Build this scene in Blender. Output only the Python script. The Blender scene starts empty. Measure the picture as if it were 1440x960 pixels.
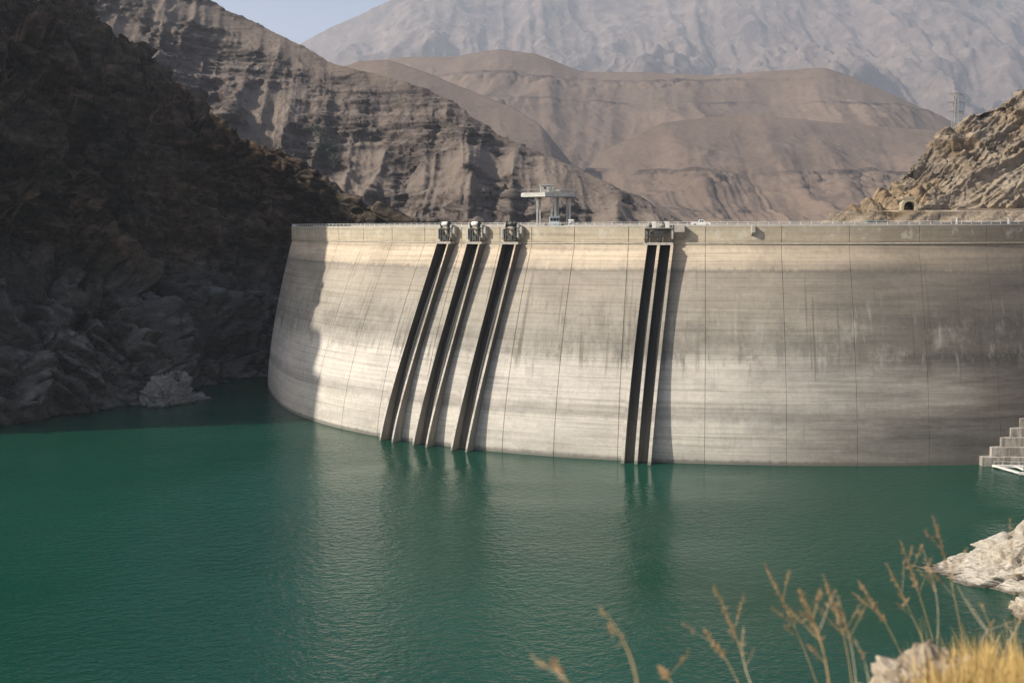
import bpy, bmesh, math, random
import numpy as np
from mathutils import Matrix, Vector

random.seed(7)
R_ = math.radians
sc = bpy.context.scene
COL = sc.collection

# ------------------------------------------------------------------ camera
CAM_Z, PITCH, ROLL = 60.0, 0.1161, 0.0039
FOC = 1400.0                       # focal length in pixels of a 1440 px wide frame
cam_d = bpy.data.cameras.new('camera')
cam_d.sensor_width = 36.0
cam_d.lens = 36.0 * FOC / 1440.0
cam_d.clip_start = 0.1
cam_d.clip_end = 30000
cam_d.dof.use_dof = True
cam_d.dof.focus_distance = 260.0
cam_d.dof.aperture_fstop = 2.8
cam = bpy.data.objects.new('camera', cam_d)
COL.objects.link(cam)
cam.matrix_world = (Matrix.Translation((0, 0, CAM_Z)) @ Matrix.Rotation(math.pi / 2 - PITCH, 4, 'X')
                    @ Matrix.Rotation(-ROLL, 4, 'Z'))
sc.camera = cam

# ------------------------------------------------------------------ sky, sun, exposure
SUN_AZ = R_(-74.0)                 # measured from -Y (towards the camera) to +X
SUN_EL = R_(35.0)
SUN = np.array([math.sin(SUN_AZ) * math.cos(SUN_EL), -math.cos(SUN_AZ) * math.cos(SUN_EL), math.sin(SUN_EL)])
world = bpy.data.worlds.new('World')
sc.world = world
world.use_nodes = True
wn, wl = world.node_tree.nodes, world.node_tree.links
sky = wn.new('ShaderNodeTexSky')
sky.sky_type = 'NISHITA'
sky.sun_disc = False
sky.sun_elevation = SUN_EL
sky.sun_rotation = math.atan2(SUN[0], SUN[1])
sky.altitude = 1700
sky.air_density = 0.8
sky.dust_density = 10.0
sky.ozone_density = 1.0
wl.new(sky.outputs[0], wn['Background'].inputs[0])
wn['Background'].inputs[1].default_value = 0.105
sun_d = bpy.data.lights.new('sun', 'SUN')
sun_d.energy = 5.0
sun_d.angle = R_(0.53)
sun_d.color = (1.0, 0.92, 0.8)
sun = bpy.data.objects.new('sun', sun_d)
COL.objects.link(sun)
sun.rotation_euler = Vector(SUN).to_track_quat('Z', 'Y').to_euler()
sun.location = (-300, -100, 300)
vs = sc.view_settings
vs.view_transform = 'Standard'
vs.look = 'None'
vs.exposure = 0.58
vs.gamma = 1.0
vs.use_curve_mapping = False
sc.cycles.use_denoising = True
sc.cycles.max_bounces = 6
sc.cycles.volume_bounces = 1
sc.cycles.caustics_reflective = False
sc.cycles.caustics_refractive = False

# ------------------------------------------------------------------ helpers
def at(x, y, D):
    """point D metres ahead of the standing place, along a bearing"""
    X, Y = x - 720, y - 480
    c, s = math.cos(ROLL), math.sin(ROLL)
    X, Y = c * X - s * Y, s * X + c * Y
    c, s = math.cos(PITCH), math.sin(PITCH)
    d = np.array([X / FOC, c - Y / FOC * s, -s - Y / FOC * c])
    return np.array([0, 0, CAM_Z]) + d * D / d[1]

def tag(o, label=None, cat=None, group=None, kind=None):
    for k, v in (('label', label), ('category', cat), ('group', group), ('kind', kind)):
        if v:
            o[k] = v
    return o

def empty(name, loc=(0, 0, 0), rz=0.0):
    o = bpy.data.objects.new(name, None)
    o.location = loc
    o.rotation_euler = (0, 0, rz)
    o.empty_display_size = 0.5
    COL.objects.link(o)
    return o

def link(name, me, mat, parent=None, loc=None):
    o = bpy.data.objects.new(name, me)
    if mat is not None and not me.materials:
        me.materials.append(mat)
    if parent is not None:
        o.parent = parent
    if loc is not None:
        o.location = loc
    COL.objects.link(o)
    return o

def grid_mesh(name, P, smooth=True, attrs=None, uv=None, flip=False):
    """P: (nu, nv, 3) array of points -> quad sheet"""
    nu, nv = P.shape[:2]
    me = bpy.data.meshes.new(name)
    n = nu * nv
    i = np.arange(n).reshape(nu, nv)
    q = np.stack([i[:-1, :-1], i[1:, :-1], i[1:, 1:], i[:-1, 1:]], -1).reshape(-1, 4)
    if flip:
        q = q[:, ::-1]
    me.vertices.add(n)
    me.vertices.foreach_set('co', P.astype(np.float32).ravel())
    me.loops.add(q.size)
    me.loops.foreach_set('vertex_index', q.astype(np.int32).ravel())
    me.polygons.add(len(q))
    me.polygons.foreach_set('loop_start', (np.arange(len(q)) * 4).astype(np.int32))
    me.polygons.foreach_set('loop_total', np.full(len(q), 4, np.int32))
    me.polygons.foreach_set('use_smooth', np.full(len(q), bool(smooth)))
    if uv is not None:
        l = me.uv_layers.new(name='UVMap')
        l.data.foreach_set('uv', uv.reshape(-1, 2)[q.ravel()].astype(np.float32).ravel())
    for k, a in (attrs or {}).items():
        at_ = me.attributes.new(k, 'FLOAT', 'POINT')
        at_.data.foreach_set('value', a.astype(np.float32).ravel())
    me.update()
    me.validate()
    return me

class MB:
    """collects simple solids into one mesh"""
    def __init__(s):
        s.v, s.f = [], []
    def add(s, vs_, fs):
        b = len(s.v)
        s.v += [tuple(map(float, p)) for p in vs_]
        s.f += [tuple(b + i for i in f) for f in fs]
        return s
    def box(s, c, size, rz=0.0, taper=1.0):
        cx, cy, cz = c
        hx, hy, hz = size[0] / 2, size[1] / 2, size[2] / 2
        ca, sa = math.cos(rz), math.sin(rz)
        vs_ = []
        for z, k in ((-hz, 1.0), (hz, taper)):
            for x, y in ((-hx, -hy), (hx, -hy), (hx, hy), (-hx, hy)):
                vs_.append((cx + k * (x * ca - y * sa), cy + k * (x * sa + y * ca), cz + z))
        return s.add(vs_, [(3, 2, 1, 0), (4, 5, 6, 7), (0, 1, 5, 4), (1, 2, 6, 5), (2, 3, 7, 6), (3, 0, 4, 7)])
    def tube(s, a, b, r, r2=None, n=8, cap=True):
        a, b = Vector(a), Vector(b)
        d = (b - a)
        if d.length < 1e-6:
            return s
        d.normalize()
        u = d.orthogonal().normalized()
        w = d.cross(u)
        r2 = r if r2 is None else r2
        vs_ = []
        for p, rr in ((a, r), (b, r2)):
            for k in range(n):
                t = 2 * math.pi * k / n
                vs_.append(p + u * (rr * math.cos(t)) + w * (rr * math.sin(t)))
        fs = [(k, (k + 1) % n, n + (k + 1) % n, n + k) for k in range(n)]
        if cap:
            fs += [tuple(range(n))[::-1], tuple(range(n, 2 * n))]
        return s.add(vs_, fs)
    def prism(s, pts, z0, z1):
        n = len(pts)
        vs_ = [(x, y, z0) for x, y in pts] + [(x, y, z1) for x, y in pts]
        return s.add(vs_, [tuple(range(n))[::-1], tuple(range(n, 2 * n))] + [(i, (i + 1) % n, n + (i + 1) % n, n + i) for i in range(n)])
    def build(s, name, mat, parent=None, smooth=False, bevel=0.0):
        me = bpy.data.meshes.new(name)
        me.from_pydata(s.v, [], s.f)
        bm = bmesh.new()
        bm.from_mesh(me)
        bmesh.ops.recalc_face_normals(bm, faces=bm.faces)
        if bevel:
            bmesh.ops.bevel(bm, geom=list(bm.edges), offset=bevel, segments=2, affect='EDGES', profile=0.6)
        bm.to_mesh(me)
        bm.free()
        if smooth:
            me.polygons.foreach_set('use_smooth', np.ones(len(me.polygons), bool))
        return link(name, me, mat, parent)

# ------------------------------------------------------------------ numpy gradient noise
_rng = np.random.RandomState(11)
_PERM = np.concatenate([_rng.permutation(512)] * 3)
_G = _rng.normal(size=(512, 3))
_G /= np.linalg.norm(_G, axis=1, keepdims=True)

def perlin(p):
    p = np.asarray(p, float)
    sh = p.shape[:-1]
    p = p.reshape(-1, 3)
    i = np.floor(p).astype(np.int64)
    f = p - i
    i &= 511
    u = f * f * f * (f * (f * 6 - 15) + 10)
    out = 0
    for dx in (0, 1):
        wx = u[:, 0] if dx else 1 - u[:, 0]
        hx = _PERM[(i[:, 0] + dx) & 511]
        for dy in (0, 1):
            wy = u[:, 1] if dy else 1 - u[:, 1]
            hy = _PERM[(hx + i[:, 1] + dy)]
            for dz in (0, 1):
                wz = u[:, 2] if dz else 1 - u[:, 2]
                g = _G[_PERM[(hy + i[:, 2] + dz)] & 511]
                out = out + wx * wy * wz * (g[:, 0] * (f[:, 0] - dx) + g[:, 1] * (f[:, 1] - dy) + g[:, 2] * (f[:, 2] - dz))
    return (out * 1.55).reshape(sh)

def fbm(p, o=5, g=0.5, l=2.03):
    a, s = 1.0, 0.0
    p = np.asarray(p, float)
    for k in range(o):
        s = s + a * perlin(p + k * 17.3)
        p = p * l
        a *= g
    return s

def ridged(p, o=5, g=0.5, l=2.07):
    a, s, w = 1.0, 0.0, 1.0
    p = np.asarray(p, float)
    for k in range(o):
        n = 1 - np.abs(perlin(p + k * 9.7))
        n = n * n
        s = s + a * n * w
        w = np.clip(n * 1.6, 0, 1)
        p = p * l
        a *= g
    return s - 0.9

_J = _rng.rand(512, 3)
_T3 = _rng.normal(size=(512, 3))
_RR = _rng.rand(512) - 0.5

def blocks(q, crack=0.09, tilt=0.8, depth=0.7):
    """jointed rock: every cell is a block with its own set-back and tilt, cracks between"""
    sh = q.shape[:-1]
    q = q.reshape(-1, 3)
    c0 = np.floor(q).astype(np.int64)
    f1 = np.full(len(q), 9.0)
    f2 = np.full(len(q), 9.0)
    idx = np.zeros(len(q), np.int64)
    vec = np.zeros_like(q)
    for dx in (-1, 0, 1):
        for dy in (-1, 0, 1):
            for dz in (-1, 0, 1):
                c = c0 + np.array([dx, dy, dz])
                h = _PERM[_PERM[_PERM[c[:, 0] & 511] + (c[:, 1] & 511)] + (c[:, 2] & 511)] & 511
                v = q - (c + _J[h])
                d = np.sqrt((v * v).sum(-1))
                m = d < f1
                f2 = np.where(m, f1, np.minimum(f2, d))
                idx = np.where(m, h, idx)
                vec = np.where(m[:, None], v, vec)
                f1 = np.where(m, d, f1)
    out = _RR[idx] + tilt * (vec * _T3[idx]).sum(-1) - depth * (1 - np.clip((f2 - f1) / crack, 0, 1))
    return out.reshape(sh)

def normals(P):
    du = np.gradient(P, axis=0)
    dv = np.gradient(P, axis=1)
    n = np.cross(du, dv)
    return n / (np.linalg.norm(n, axis=-1, keepdims=True) + 1e-9)

def frame_coords(P, dip, strike, stretch):
    """coordinates stretched along a dipping bedding direction (for foliated rock)"""
    cs, ss = math.cos(strike), math.sin(strike)
    cd, sd = math.cos(dip), math.sin(dip)
    a = np.array([cs * cd, ss * cd, sd])
    b = np.array([-ss, cs, 0.0])
    c = np.cross(a, b)
    return np.stack([P @ a / stretch[0], P @ b / stretch[1], P @ c / stretch[2]], -1)

def resample(pts, n):
    pts = np.asarray(pts, float)
    d = np.r_[0, np.cumsum(np.linalg.norm(np.diff(pts, axis=0), axis=1))]
    t = np.linspace(0, d[-1], n)
    return np.stack([np.interp(t, d, pts[:, k]) for k in range(pts.shape[1])], -1), t

def smooth1(a, w):
    w = int(w) | 1
    k = np.hanning(w + 2)[1:-1]
    k /= k.sum()
    h = w // 2
    if a.ndim == 1:
        return np.convolve(np.r_[2 * a[0] - a[h:0:-1], a, 2 * a[-1] - a[-2:-h - 2:-1]], k, 'valid')
    return np.stack([smooth1(a[:, j], w) for j in range(a.shape[1])], -1)

def sstep(a, b, x):
    t = np.clip((x - a) / (b - a), 0, 1)
    return t * t * (3 - 2 * t)

# ------------------------------------------------------------------ materials
def new_mat(name):
    m = bpy.data.materials.new(name)
    m.use_nodes = True
    nt = m.node_tree
    return m, nt.nodes, nt.links, nt.nodes['Principled BSDF']

def noise_node(N, L, vec, scale, detail=6, rough=0.6, dist=0.0):
    n = N.new('ShaderNodeTexNoise')
    n.inputs['Scale'].default_value = scale
    n.inputs['Detail'].default_value = detail
    n.inputs['Roughness'].default_value = rough
    n.inputs['Distortion'].default_value = dist
    if vec is not None:
        L.new(vec, n.inputs['Vector'])
    return n.outputs['Fac']

def ramp(N, L, fac, stops, interp='LINEAR'):
    r = N.new('ShaderNodeValToRGB')
    r.color_ramp.interpolation = interp
    el = r.color_ramp.elements
    while len(el) < len(stops):
        el.new(0.5)
    for e, (p, c) in zip(el, stops):
        e.position = p
        e.color = (*c, 1) if len(c) == 3 else c
    L.new(fac, r.inputs['Fac'])
    return r.outputs['Color']

def mix(N, L, fac, a, b, mode='MIX'):
    m = N.new('ShaderNodeMix')
    m.data_type = 'RGBA'
    m.blend_type = mode
    for sock, v in ((m.inputs['Factor'], fac), (m.inputs['A'], a), (m.inputs['B'], b)):
        if isinstance(v, (int, float)):
            sock.default_value = v
        elif isinstance(v, tuple):
            sock.default_value = (*v, 1)
        else:
            L.new(v, sock)
    return m.outputs['Result']

def math_node(N, L, op, a, b=None, c=None, clamp=False):
    m = N.new('ShaderNodeMath')
    m.operation = op
    m.use_clamp = clamp
    for i, v in enumerate((a, b, c)):
        if v is None:
            continue
        if isinstance(v, (int, float)):
            m.inputs[i].default_value = v
        else:
            L.new(v, m.inputs[i])
    return m.outputs[0]

def mapping(N, L, vec, scale=(1, 1, 1), rot=(0, 0, 0), loc=(0, 0, 0)):
    m = N.new('ShaderNodeMapping')
    m.inputs['Scale'].default_value = scale
    m.inputs['Rotation'].default_value = rot
    m.inputs['Location'].default_value = loc
    L.new(vec, m.inputs['Vector'])
    return m.outputs[0]

def bump(N, L, bsdf, h, dist, strength=1.0):
    b = N.new('ShaderNodeBump')
    b.inputs['Distance'].default_value = dist
    b.inputs['Strength'].default_value = strength
    L.new(h, b.inputs['Height'])
    L.new(b.outputs[0], bsdf.inputs['Normal'])

def plain(name, col, rough=0.6, metal=0.0, var=0.15, scale=3.0):
    m, N, L, B = new_mat(name)
    pos = N.new('ShaderNodeNewGeometry').outputs['Position']
    f = noise_node(N, L, pos, scale, 5, 0.65)
    d = tuple(c * (1 - var) for c in col)
    u = tuple(min(1, c * (1 + var)) for c in col)
    L.new(ramp(N, L, f, [(0.3, d), (0.7, u)]), B.inputs['Base Color'])
    B.inputs['Roughness'].default_value = rough
    B.inputs['Metallic'].default_value = metal
    return m

def noise_vec(N, L, vec, scale):
    n = N.new('ShaderNodeTexNoise')
    n.inputs['Scale'].default_value = scale
    n.inputs['Detail'].default_value = 4
    L.new(vec, n.inputs['Vector'])
    return n.outputs['Color']

def rock_mat(name, lo, mid, hi, scale, bump_d, rot=(0, 0, 0), aniso=(1, 1, 3), tint=None, low=None, attr=None, cracks=None, sharp=0.14, wet=False, bedw=0.6, scrub=None):
    """weathered rock: large colour patches, bedded streaks, fine mottling; optional pale
    drawdown zone below a water mark and an attribute that picks smooth scree"""
    m, N, L, B = new_mat(name)
    pos = N.new('ShaderNodeNewGeometry').outputs['Position']
    q = mapping(N, L, pos, aniso, rot)
    big = noise_node(N, L, pos, scale * 0.12, 4, 0.55)
    bed = noise_node(N, L, q, scale * 0.35, 8, 0.68, 0.3)
    fine = noise_node(N, L, pos, scale * 1.6, 8, 0.7)
    f = math_node(N, L, 'MULTIPLY_ADD', bed, bedw, math_node(N, L, 'MULTIPLY', fine, 1 - bedw))
    col = ramp(N, L, f, [(0.5 - sharp, lo), (0.5, mid), (0.5 + sharp, hi)])
    if tint:
        col = mix(N, L, ramp(N, L, big, [(0.42, (0, 0, 0)), (0.6, (1, 1, 1))]), col,
                  mix(N, L, 1.0, col, tint, 'MULTIPLY'))
    if low:
        z0, z1, lcol = low
        sep = N.new('ShaderNodeSeparateXYZ')
        L.new(pos, sep.inputs[0])
        zz = math_node(N, L, 'MULTIPLY_ADD', big, 16.0, sep.outputs[2])
        k = N.new('ShaderNodeMapRange')
        k.inputs['From Min'].default_value = z1 + 8
        k.inputs['From Max'].default_value = z0 + 8
        L.new(zz, k.inputs['Value'])
        col = mix(N, L, k.outputs[0], col, mix(N, L, 1.0, lcol, ramp(N, L, f, [(0.34, (0.25, 0.25, 0.26)), (0.5, (0.9, 0.9, 0.9)), (0.66, (1.7, 1.68, 1.62))]), 'MULTIPLY'))
    if cracks:
        vo = N.new('ShaderNodeTexVoronoi')
        vo.feature = 'DISTANCE_TO_EDGE'
        vo.inputs['Scale'].default_value = cracks
        wv = N.new('ShaderNodeVectorMath')
        wv.operation = 'MULTIPLY_ADD'
        L.new(noise_vec(N, L, pos, cracks * 1.7), wv.inputs[0])
        wv.inputs[1].default_value = (22, 22, 22)
        L.new(mapping(N, L, pos, (0.7, 0.9, 3.2), rot), wv.inputs[2])
        L.new(wv.outputs[0], vo.inputs['Vector'])
        ck = ramp(N, L, vo.outputs['Distance'], [(0.0, (0.22, 0.21, 0.2)), (0.035, (0.75, 0.75, 0.75)), (0.07, (1, 1, 1))])  # shade inside the fractures, put into the rock colour as dark lines
        ckm = ramp(N, L, noise_node(N, L, pos, cracks * 0.6, 4, 0.6), [(0.42, (0.05, 0.05, 0.05)), (0.62, (0.85, 0.85, 0.85))])
        col = mix(N, L, ckm, col, ck, 'MULTIPLY')
    if attr:
        a = N.new('ShaderNodeAttribute')
        a.attribute_name = 'scree'
        scol = mix(N, L, ramp(N, L, fine, [(0.3, (0, 0, 0)), (0.7, (1, 1, 1))]), tuple(c * 0.86 for c in attr), tuple(c * 1.12 for c in attr))
        col = mix(N, L, a.outputs['Fac'], col, scol)
    if scrub:
        vs_ = N.new('ShaderNodeTexVoronoi')
        vs_.inputs['Scale'].default_value = scrub
        L.new(pos, vs_.inputs['Vector'])
        dots = ramp(N, L, vs_.outputs['Distance'], [(0.10, (1, 1, 1)), (0.17, (0, 0, 0))])
        grove = ramp(N, L, noise_node(N, L, pos, scrub * 0.12, 4, 0.6), [(0.46, (0, 0, 0)), (0.6, (0.85, 0.85, 0.85))])
        col = mix(N, L, math_node(N, L, 'MULTIPLY', dots, grove), col, (0.03, 0.032, 0.02))
    if wet:
        sw = N.new('ShaderNodeSeparateXYZ')
        L.new(pos, sw.inputs[0])
        kw = ramp(N, L, math_node(N, L, 'MULTIPLY_ADD', fine, 0.9, math_node(N, L, 'ADD', sw.outputs[2], -0.45)), [(0.35, (0.35, 0.34, 0.33)), (0.75, (1, 1, 1))])
        col = mix(N, L, 1.0, col, kw, 'MULTIPLY')
    L.new(col, B.inputs['Base Color'])
    B.inputs['Roughness'].default_value = 0.92
    B.inputs['Specular IOR Level'].default_value = 0.15
    h = math_node(N, L, 'MULTIPLY_ADD', bed, 1.0, math_node(N, L, 'MULTIPLY', fine, 0.45))
    bump(N, L, B, h, bump_d)
    return m

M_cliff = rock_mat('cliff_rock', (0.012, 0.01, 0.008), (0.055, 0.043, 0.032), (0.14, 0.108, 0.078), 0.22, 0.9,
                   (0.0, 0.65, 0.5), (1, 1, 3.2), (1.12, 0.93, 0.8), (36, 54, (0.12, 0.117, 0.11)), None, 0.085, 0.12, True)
M_ridge = rock_mat('ridge_rock', (0.06, 0.049, 0.043), (0.115, 0.093, 0.079), (0.19, 0.156, 0.132), 0.11, 4.0,
                   (0.06, 0.1, 0.0), (0.16, 0.16, 4.0), (0.85, 0.85, 0.9), None, (0.178, 0.144, 0.119), None, 0.1, False, 0.75, 0.11)
M_hill = rock_mat('hill_soil', (0.035, 0.028, 0.025), (0.065, 0.051, 0.044), (0.115, 0.09, 0.076), 0.034, 6.0,
                  (0.03, 0.05, 0.0), (0.4, 0.4, 2.0), (1.1, 1.0, 0.9), None, (0.152, 0.112, 0.084), scrub=0.045)
M_far = rock_mat('mountain_rock', (0.065, 0.05, 0.043), (0.125, 0.097, 0.081), (0.21, 0.167, 0.137), 0.01, 40.0,
                 (0.3, 0.2, 0.1), (1, 1, 1.6), (0.9, 0.88, 0.9))
M_right = rock_mat('bedded_rock', (0.1, 0.08, 0.06), (0.21, 0.172, 0.13), (0.34, 0.29, 0.23), 0.34, 1.1,
                   (0.0, -0.42, 0.0), (0.6, 0.6, 3.0), (1.1, 0.98, 0.8), None, (0.3, 0.25, 0.19))
M_pale = rock_mat('pale_limestone', (0.2, 0.18, 0.15), (0.4, 0.37, 0.32), (0.54, 0.5, 0.44), 1.0, 0.35,
                  (0.4, 0.5, 0.2), (1, 1, 2.4), (0.95, 0.92, 0.86), wet=True)
M_shore_rock = rock_mat('pale_shore_rock', (0.13, 0.128, 0.12), (0.24, 0.235, 0.22), (0.34, 0.33, 0.31), 0.6, 0.7,
                        (0.0, 0.65, 0.5), (1, 1, 3), None, wet=True)
M_boulder = rock_mat('tan_boulder', (0.13, 0.1, 0.072), (0.36, 0.305, 0.235), (0.5, 0.44, 0.36), 9.0, 0.03, (0.4, 0.5, 0.2), (1, 1, 1.5), (0.9, 0.85, 0.8))
M_bank = rock_mat('bank_soil', (0.14, 0.11, 0.08), (0.24, 0.195, 0.145), (0.34, 0.285, 0.22), 0.5, 0.5,
                  (0.2, 0.1, 0), (1, 1, 1.5), (1.05, 0.95, 0.8))

def concrete_dam():
    m, N, L, B = new_mat('dam_concrete')
    uvn = N.new('ShaderNodeUVMap')
    uvn.uv_map = 'UVMap'
    uv = uvn.outputs[0]
    sep = N.new('ShaderNodeSeparateXYZ')
    L.new(uv, sep.inputs[0])
    su, sz = sep.outputs[0], sep.outputs[1]
    # water marks wander a little along the wall
    wob = noise_node(N, L, mapping(N, L, uv, (0.012, 0.02, 1)), 1.0, 3, 0.5)
    drip = noise_node(N, L, mapping(N, L, uv, (0.55, 0.022, 1)), 1.0, 6, 0.62)
    z = math_node(N, L, 'ADD', sz, math_node(N, L, 'MULTIPLY_ADD', wob, 3.0, -1.5))
    z = math_node(N, L, 'ADD', z, math_node(N, L, 'MULTIPLY_ADD', drip, 3.4, -1.7))
    zn = math_node(N, L, 'DIVIDE', z, 60.0)
    base = ramp(N, L, zn, [
        (0.00, (0.50, 0.47, 0.415)), (0.17, (0.56, 0.525, 0.465)), (0.195, (0.385, 0.36, 0.32)), (0.22, (0.44, 0.41, 0.365)),
        (0.25, (0.55, 0.515, 0.46)), (0.40, (0.53, 0.495, 0.44)), (0.45, (0.37, 0.345, 0.30)), (0.50, (0.27, 0.25, 0.215)),
        (0.58, (0.315, 0.29, 0.245)), (0.70, (0.36, 0.325, 0.27)), (0.78, (0.33, 0.295, 0.245)), (0.80, (0.26, 0.235, 0.195)), (0.815, (0.46, 0.39, 0.305)),
        (0.88, (0.58, 0.485, 0.37)), (0.895, (0.46, 0.385, 0.295)), (0.918, (0.43, 0.365, 0.28)), (0.93, (0.5, 0.43, 0.32)),
        (1.0, (0.42, 0.37, 0.285))])
    # pour lines: long thin horizontal streaks
    lines = noise_node(N, L, mapping(N, L, uv, (0.018, 1.3, 1)), 1.0, 5, 0.7)
    base = mix(N, L, 0.85, base, ramp(N, L, lines, [(0.3, (0.66, 0.65, 0.63)), (0.5, (1, 1, 1)), (0.72, (1.14, 1.13, 1.12))]), 'MULTIPLY')
    # form panels: faint lift joints 1.5 m apart, panel to panel tone
    lf = math_node(N, L, 'FRACT', math_node(N, L, 'DIVIDE', sz, 1.52))
    lj = ramp(N, L, lf, [(0.0, (0.8, 0.79, 0.78)), (0.06, (1, 1, 1)), (1.0, (1, 1, 1))])
    base = mix(N, L, 0.45, base, lj, 'MULTIPLY')
    vor = N.new('ShaderNodeTexVoronoi')
    vor.distance = 'CHEBYCHEV'
    vor.inputs['Scale'].default_value = 1.0
    L.new(mapping(N, L, uv, (0.14, 0.33, 1)), vor.inputs['Vector'])
    pan = N.new('ShaderNodeSeparateColor')
    L.new(vor.outputs['Color'], pan.inputs[0])
    base = mix(N, L, 0.5, base, ramp(N, L, pan.outputs[0], [(0.0, (0.86, 0.86, 0.86)), (1.0, (1.12, 1.11, 1.1))]), 'MULTIPLY')
    # big uneven patches; more stain and painted grazing shade towards the right
    patch = noise_node(N, L, mapping(N, L, uv, (0.03, 0.05, 1)), 1.0, 7, 0.62)
    dark = N.new('ShaderNodeMapRange')
    dark.inputs['From Min'].default_value = -14.0
    dark.inputs['From Max'].default_value = 44.0
    L.new(su, dark.inputs['Value'])
    pk = ramp(N, L, patch, [(0.36, (0.62, 0.61, 0.6)), (0.52, (1, 1, 1)), (0.7, (1.12, 1.12, 1.1))])
    base = mix(N, L, math_node(N, L, 'MULTIPLY_ADD', dark.outputs[0], 0.4, 0.55), base, pk, 'MULTIPLY')
    dark_noise = noise_node(N, L, mapping(N, L, uv, (0.022, 0.16, 1)), 1.0, 6, 0.66)
    sk = math_node(N, L, 'MULTIPLY', ramp(N, L, dark_noise, [(0.4, (0, 0, 0)), (0.58, (1, 1, 1))]), dark.outputs[0])
    zlim = ramp(N, L, math_node(N, L, 'DIVIDE', sz, 60.0), [(0.80, (1, 1, 1)), (0.86, (0.15, 0.15, 0.15))])
    sk = math_node(N, L, 'MULTIPLY', sk, zlim)
    base = mix(N, L, math_node(N, L, 'MULTIPLY', sk, 0.88), base, (0.09, 0.088, 0.083))  # dark streaky patches, stronger towards the right
    base = mix(N, L, math_node(N, L, 'MULTIPLY', dark.outputs[0], 0.6), base, (0.15, 0.135, 0.117))  # grazing-sun dimming towards the right, put into the base colour
    far_r = N.new('ShaderNodeMapRange')
    far_r.inputs['From Min'].default_value = -4.0
    far_r.inputs['From Max'].default_value = 38.0
    L.new(math_node(N, L, 'ADD', su, math_node(N, L, 'MULTIPLY_ADD', dark_noise, 50.0, -25.0)), far_r.inputs['Value'])
    zb = math_node(N, L, 'DIVIDE', math_node(N, L, 'MULTIPLY_ADD', dark_noise, 5.0, math_node(N, L, 'ADD', sz, -2.5)), 60.0)
    bands = ramp(N, L, zb, [(0.0, (0.75, 0.75, 0.75)), (0.1, (0.7, 0.7, 0.7)), (0.19, (0.9, 0.9, 0.9)), (0.205, (0.1, 0.1, 0.1)), (0.34, (0.05, 0.05, 0.05)), (0.38, (0.55, 0.55, 0.55)), (0.45, (0.95, 0.95, 0.95)), (0.475, (0.3, 0.3, 0.3)), (0.7, (0.25, 0.25, 0.25)), (0.8, (0, 0, 0))])
    base = mix(N, L, math_node(N, L, 'MULTIPLY', math_node(N, L, 'MULTIPLY', far_r.outputs[0], bands), 0.8), base, (0.062, 0.062, 0.06))
    # vertical runs: pale leached lime and dark algae, in the middle belt
    run = noise_node(N, L, mapping(N, L, uv, (0.6, 0.075, 1), (0, 0, 0), (3.1, 7.7, 0)), 1.0, 7, 0.66)
    belt = ramp(N, L, math_node(N, L, 'DIVIDE', z, 60.0), [(0.36, (0.1, 0.1, 0.1)), (0.42, (1, 1, 1)), (0.6, (0.9, 0.9, 0.9)), (0.72, (0.15, 0.15, 0.15))])
    base = mix(N, L, math_node(N, L, 'MULTIPLY', ramp(N, L, run, [(0.57, (0, 0, 0)), (0.68, (1, 1, 1))]), math_node(N, L, 'MULTIPLY', belt, 0.38)), base, (0.54, 0.52, 0.47))
    blot = noise_node(N, L, mapping(N, L, uv, (0.22, 0.13, 1), (0, 0, 0), (9.1, 2.2, 0)), 1.0, 8, 0.72)
    belt2 = ramp(N, L, math_node(N, L, 'DIVIDE', z, 60.0), [(0.38, (0, 0, 0)), (0.44, (1, 1, 1)), (0.56, (0.8, 0.8, 0.8)), (0.66, (0, 0, 0))])
    base = mix(N, L, math_node(N, L, 'MULTIPLY', ramp(N, L, blot, [(0.5, (0, 0, 0)), (0.66, (1, 1, 1))]), math_node(N, L, 'MULTIPLY', belt2, 0.42)), base, (0.45, 0.43, 0.385))
    base = mix(N, L, math_node(N, L, 'MULTIPLY', ramp(N, L, blot, [(0.38, (1, 1, 1)), (0.47, (0, 0, 0))]), math_node(N, L, 'MULTIPLY_ADD', belt2, 0.45, 0.16)), base, (0.17, 0.16, 0.145))
    top_ = ramp(N, L, math_node(N, L, 'DIVIDE', sz, 60.0), [(0.935, (0, 0, 0)), (0.94, (1, 1, 1)), (0.975, (0.8, 0.8, 0.8)), (1.0, (0, 0, 0))])
    base = mix(N, L, math_node(N, L, 'MULTIPLY', ramp(N, L, blot, [(0.55, (0, 0, 0)), (0.6, (1, 1, 1))]), math_node(N, L, 'MULTIPLY', top_, 0.6)), base, (0.55, 0.52, 0.45))
    base = mix(N, L, math_node(N, L, 'MULTIPLY', ramp(N, L, run, [(0.33, (1, 1, 1)), (0.42, (0, 0, 0))]), math_node(N, L, 'MULTIPLY_ADD', belt, 0.5, 0.12)), base, (0.13, 0.125, 0.11))
    leak = noise_node(N, L, mapping(N, L, uv, (0.42, 0.011, 1), (0, 0, 0), (1.3, 4.4, 0)), 1.0, 5, 0.6)
    zone = ramp(N, L, math_node(N, L, 'DIVIDE', math_node(N, L, 'MULTIPLY_ADD', run, 26.0, math_node(N, L, 'ADD', sz, -13.0)), 60.0), [(0.34, (0, 0, 0)), (0.42, (1, 1, 1)), (0.74, (0.7, 0.7, 0.7)), (0.9, (0, 0, 0))])
    base = mix(N, L, math_node(N, L, 'MULTIPLY', ramp(N, L, leak, [(0.585, (0, 0, 0)), (0.65, (1, 1, 1))]), math_node(N, L, 'MULTIPLY', zone, 0.62)), base, (0.1, 0.085, 0.07))
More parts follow.
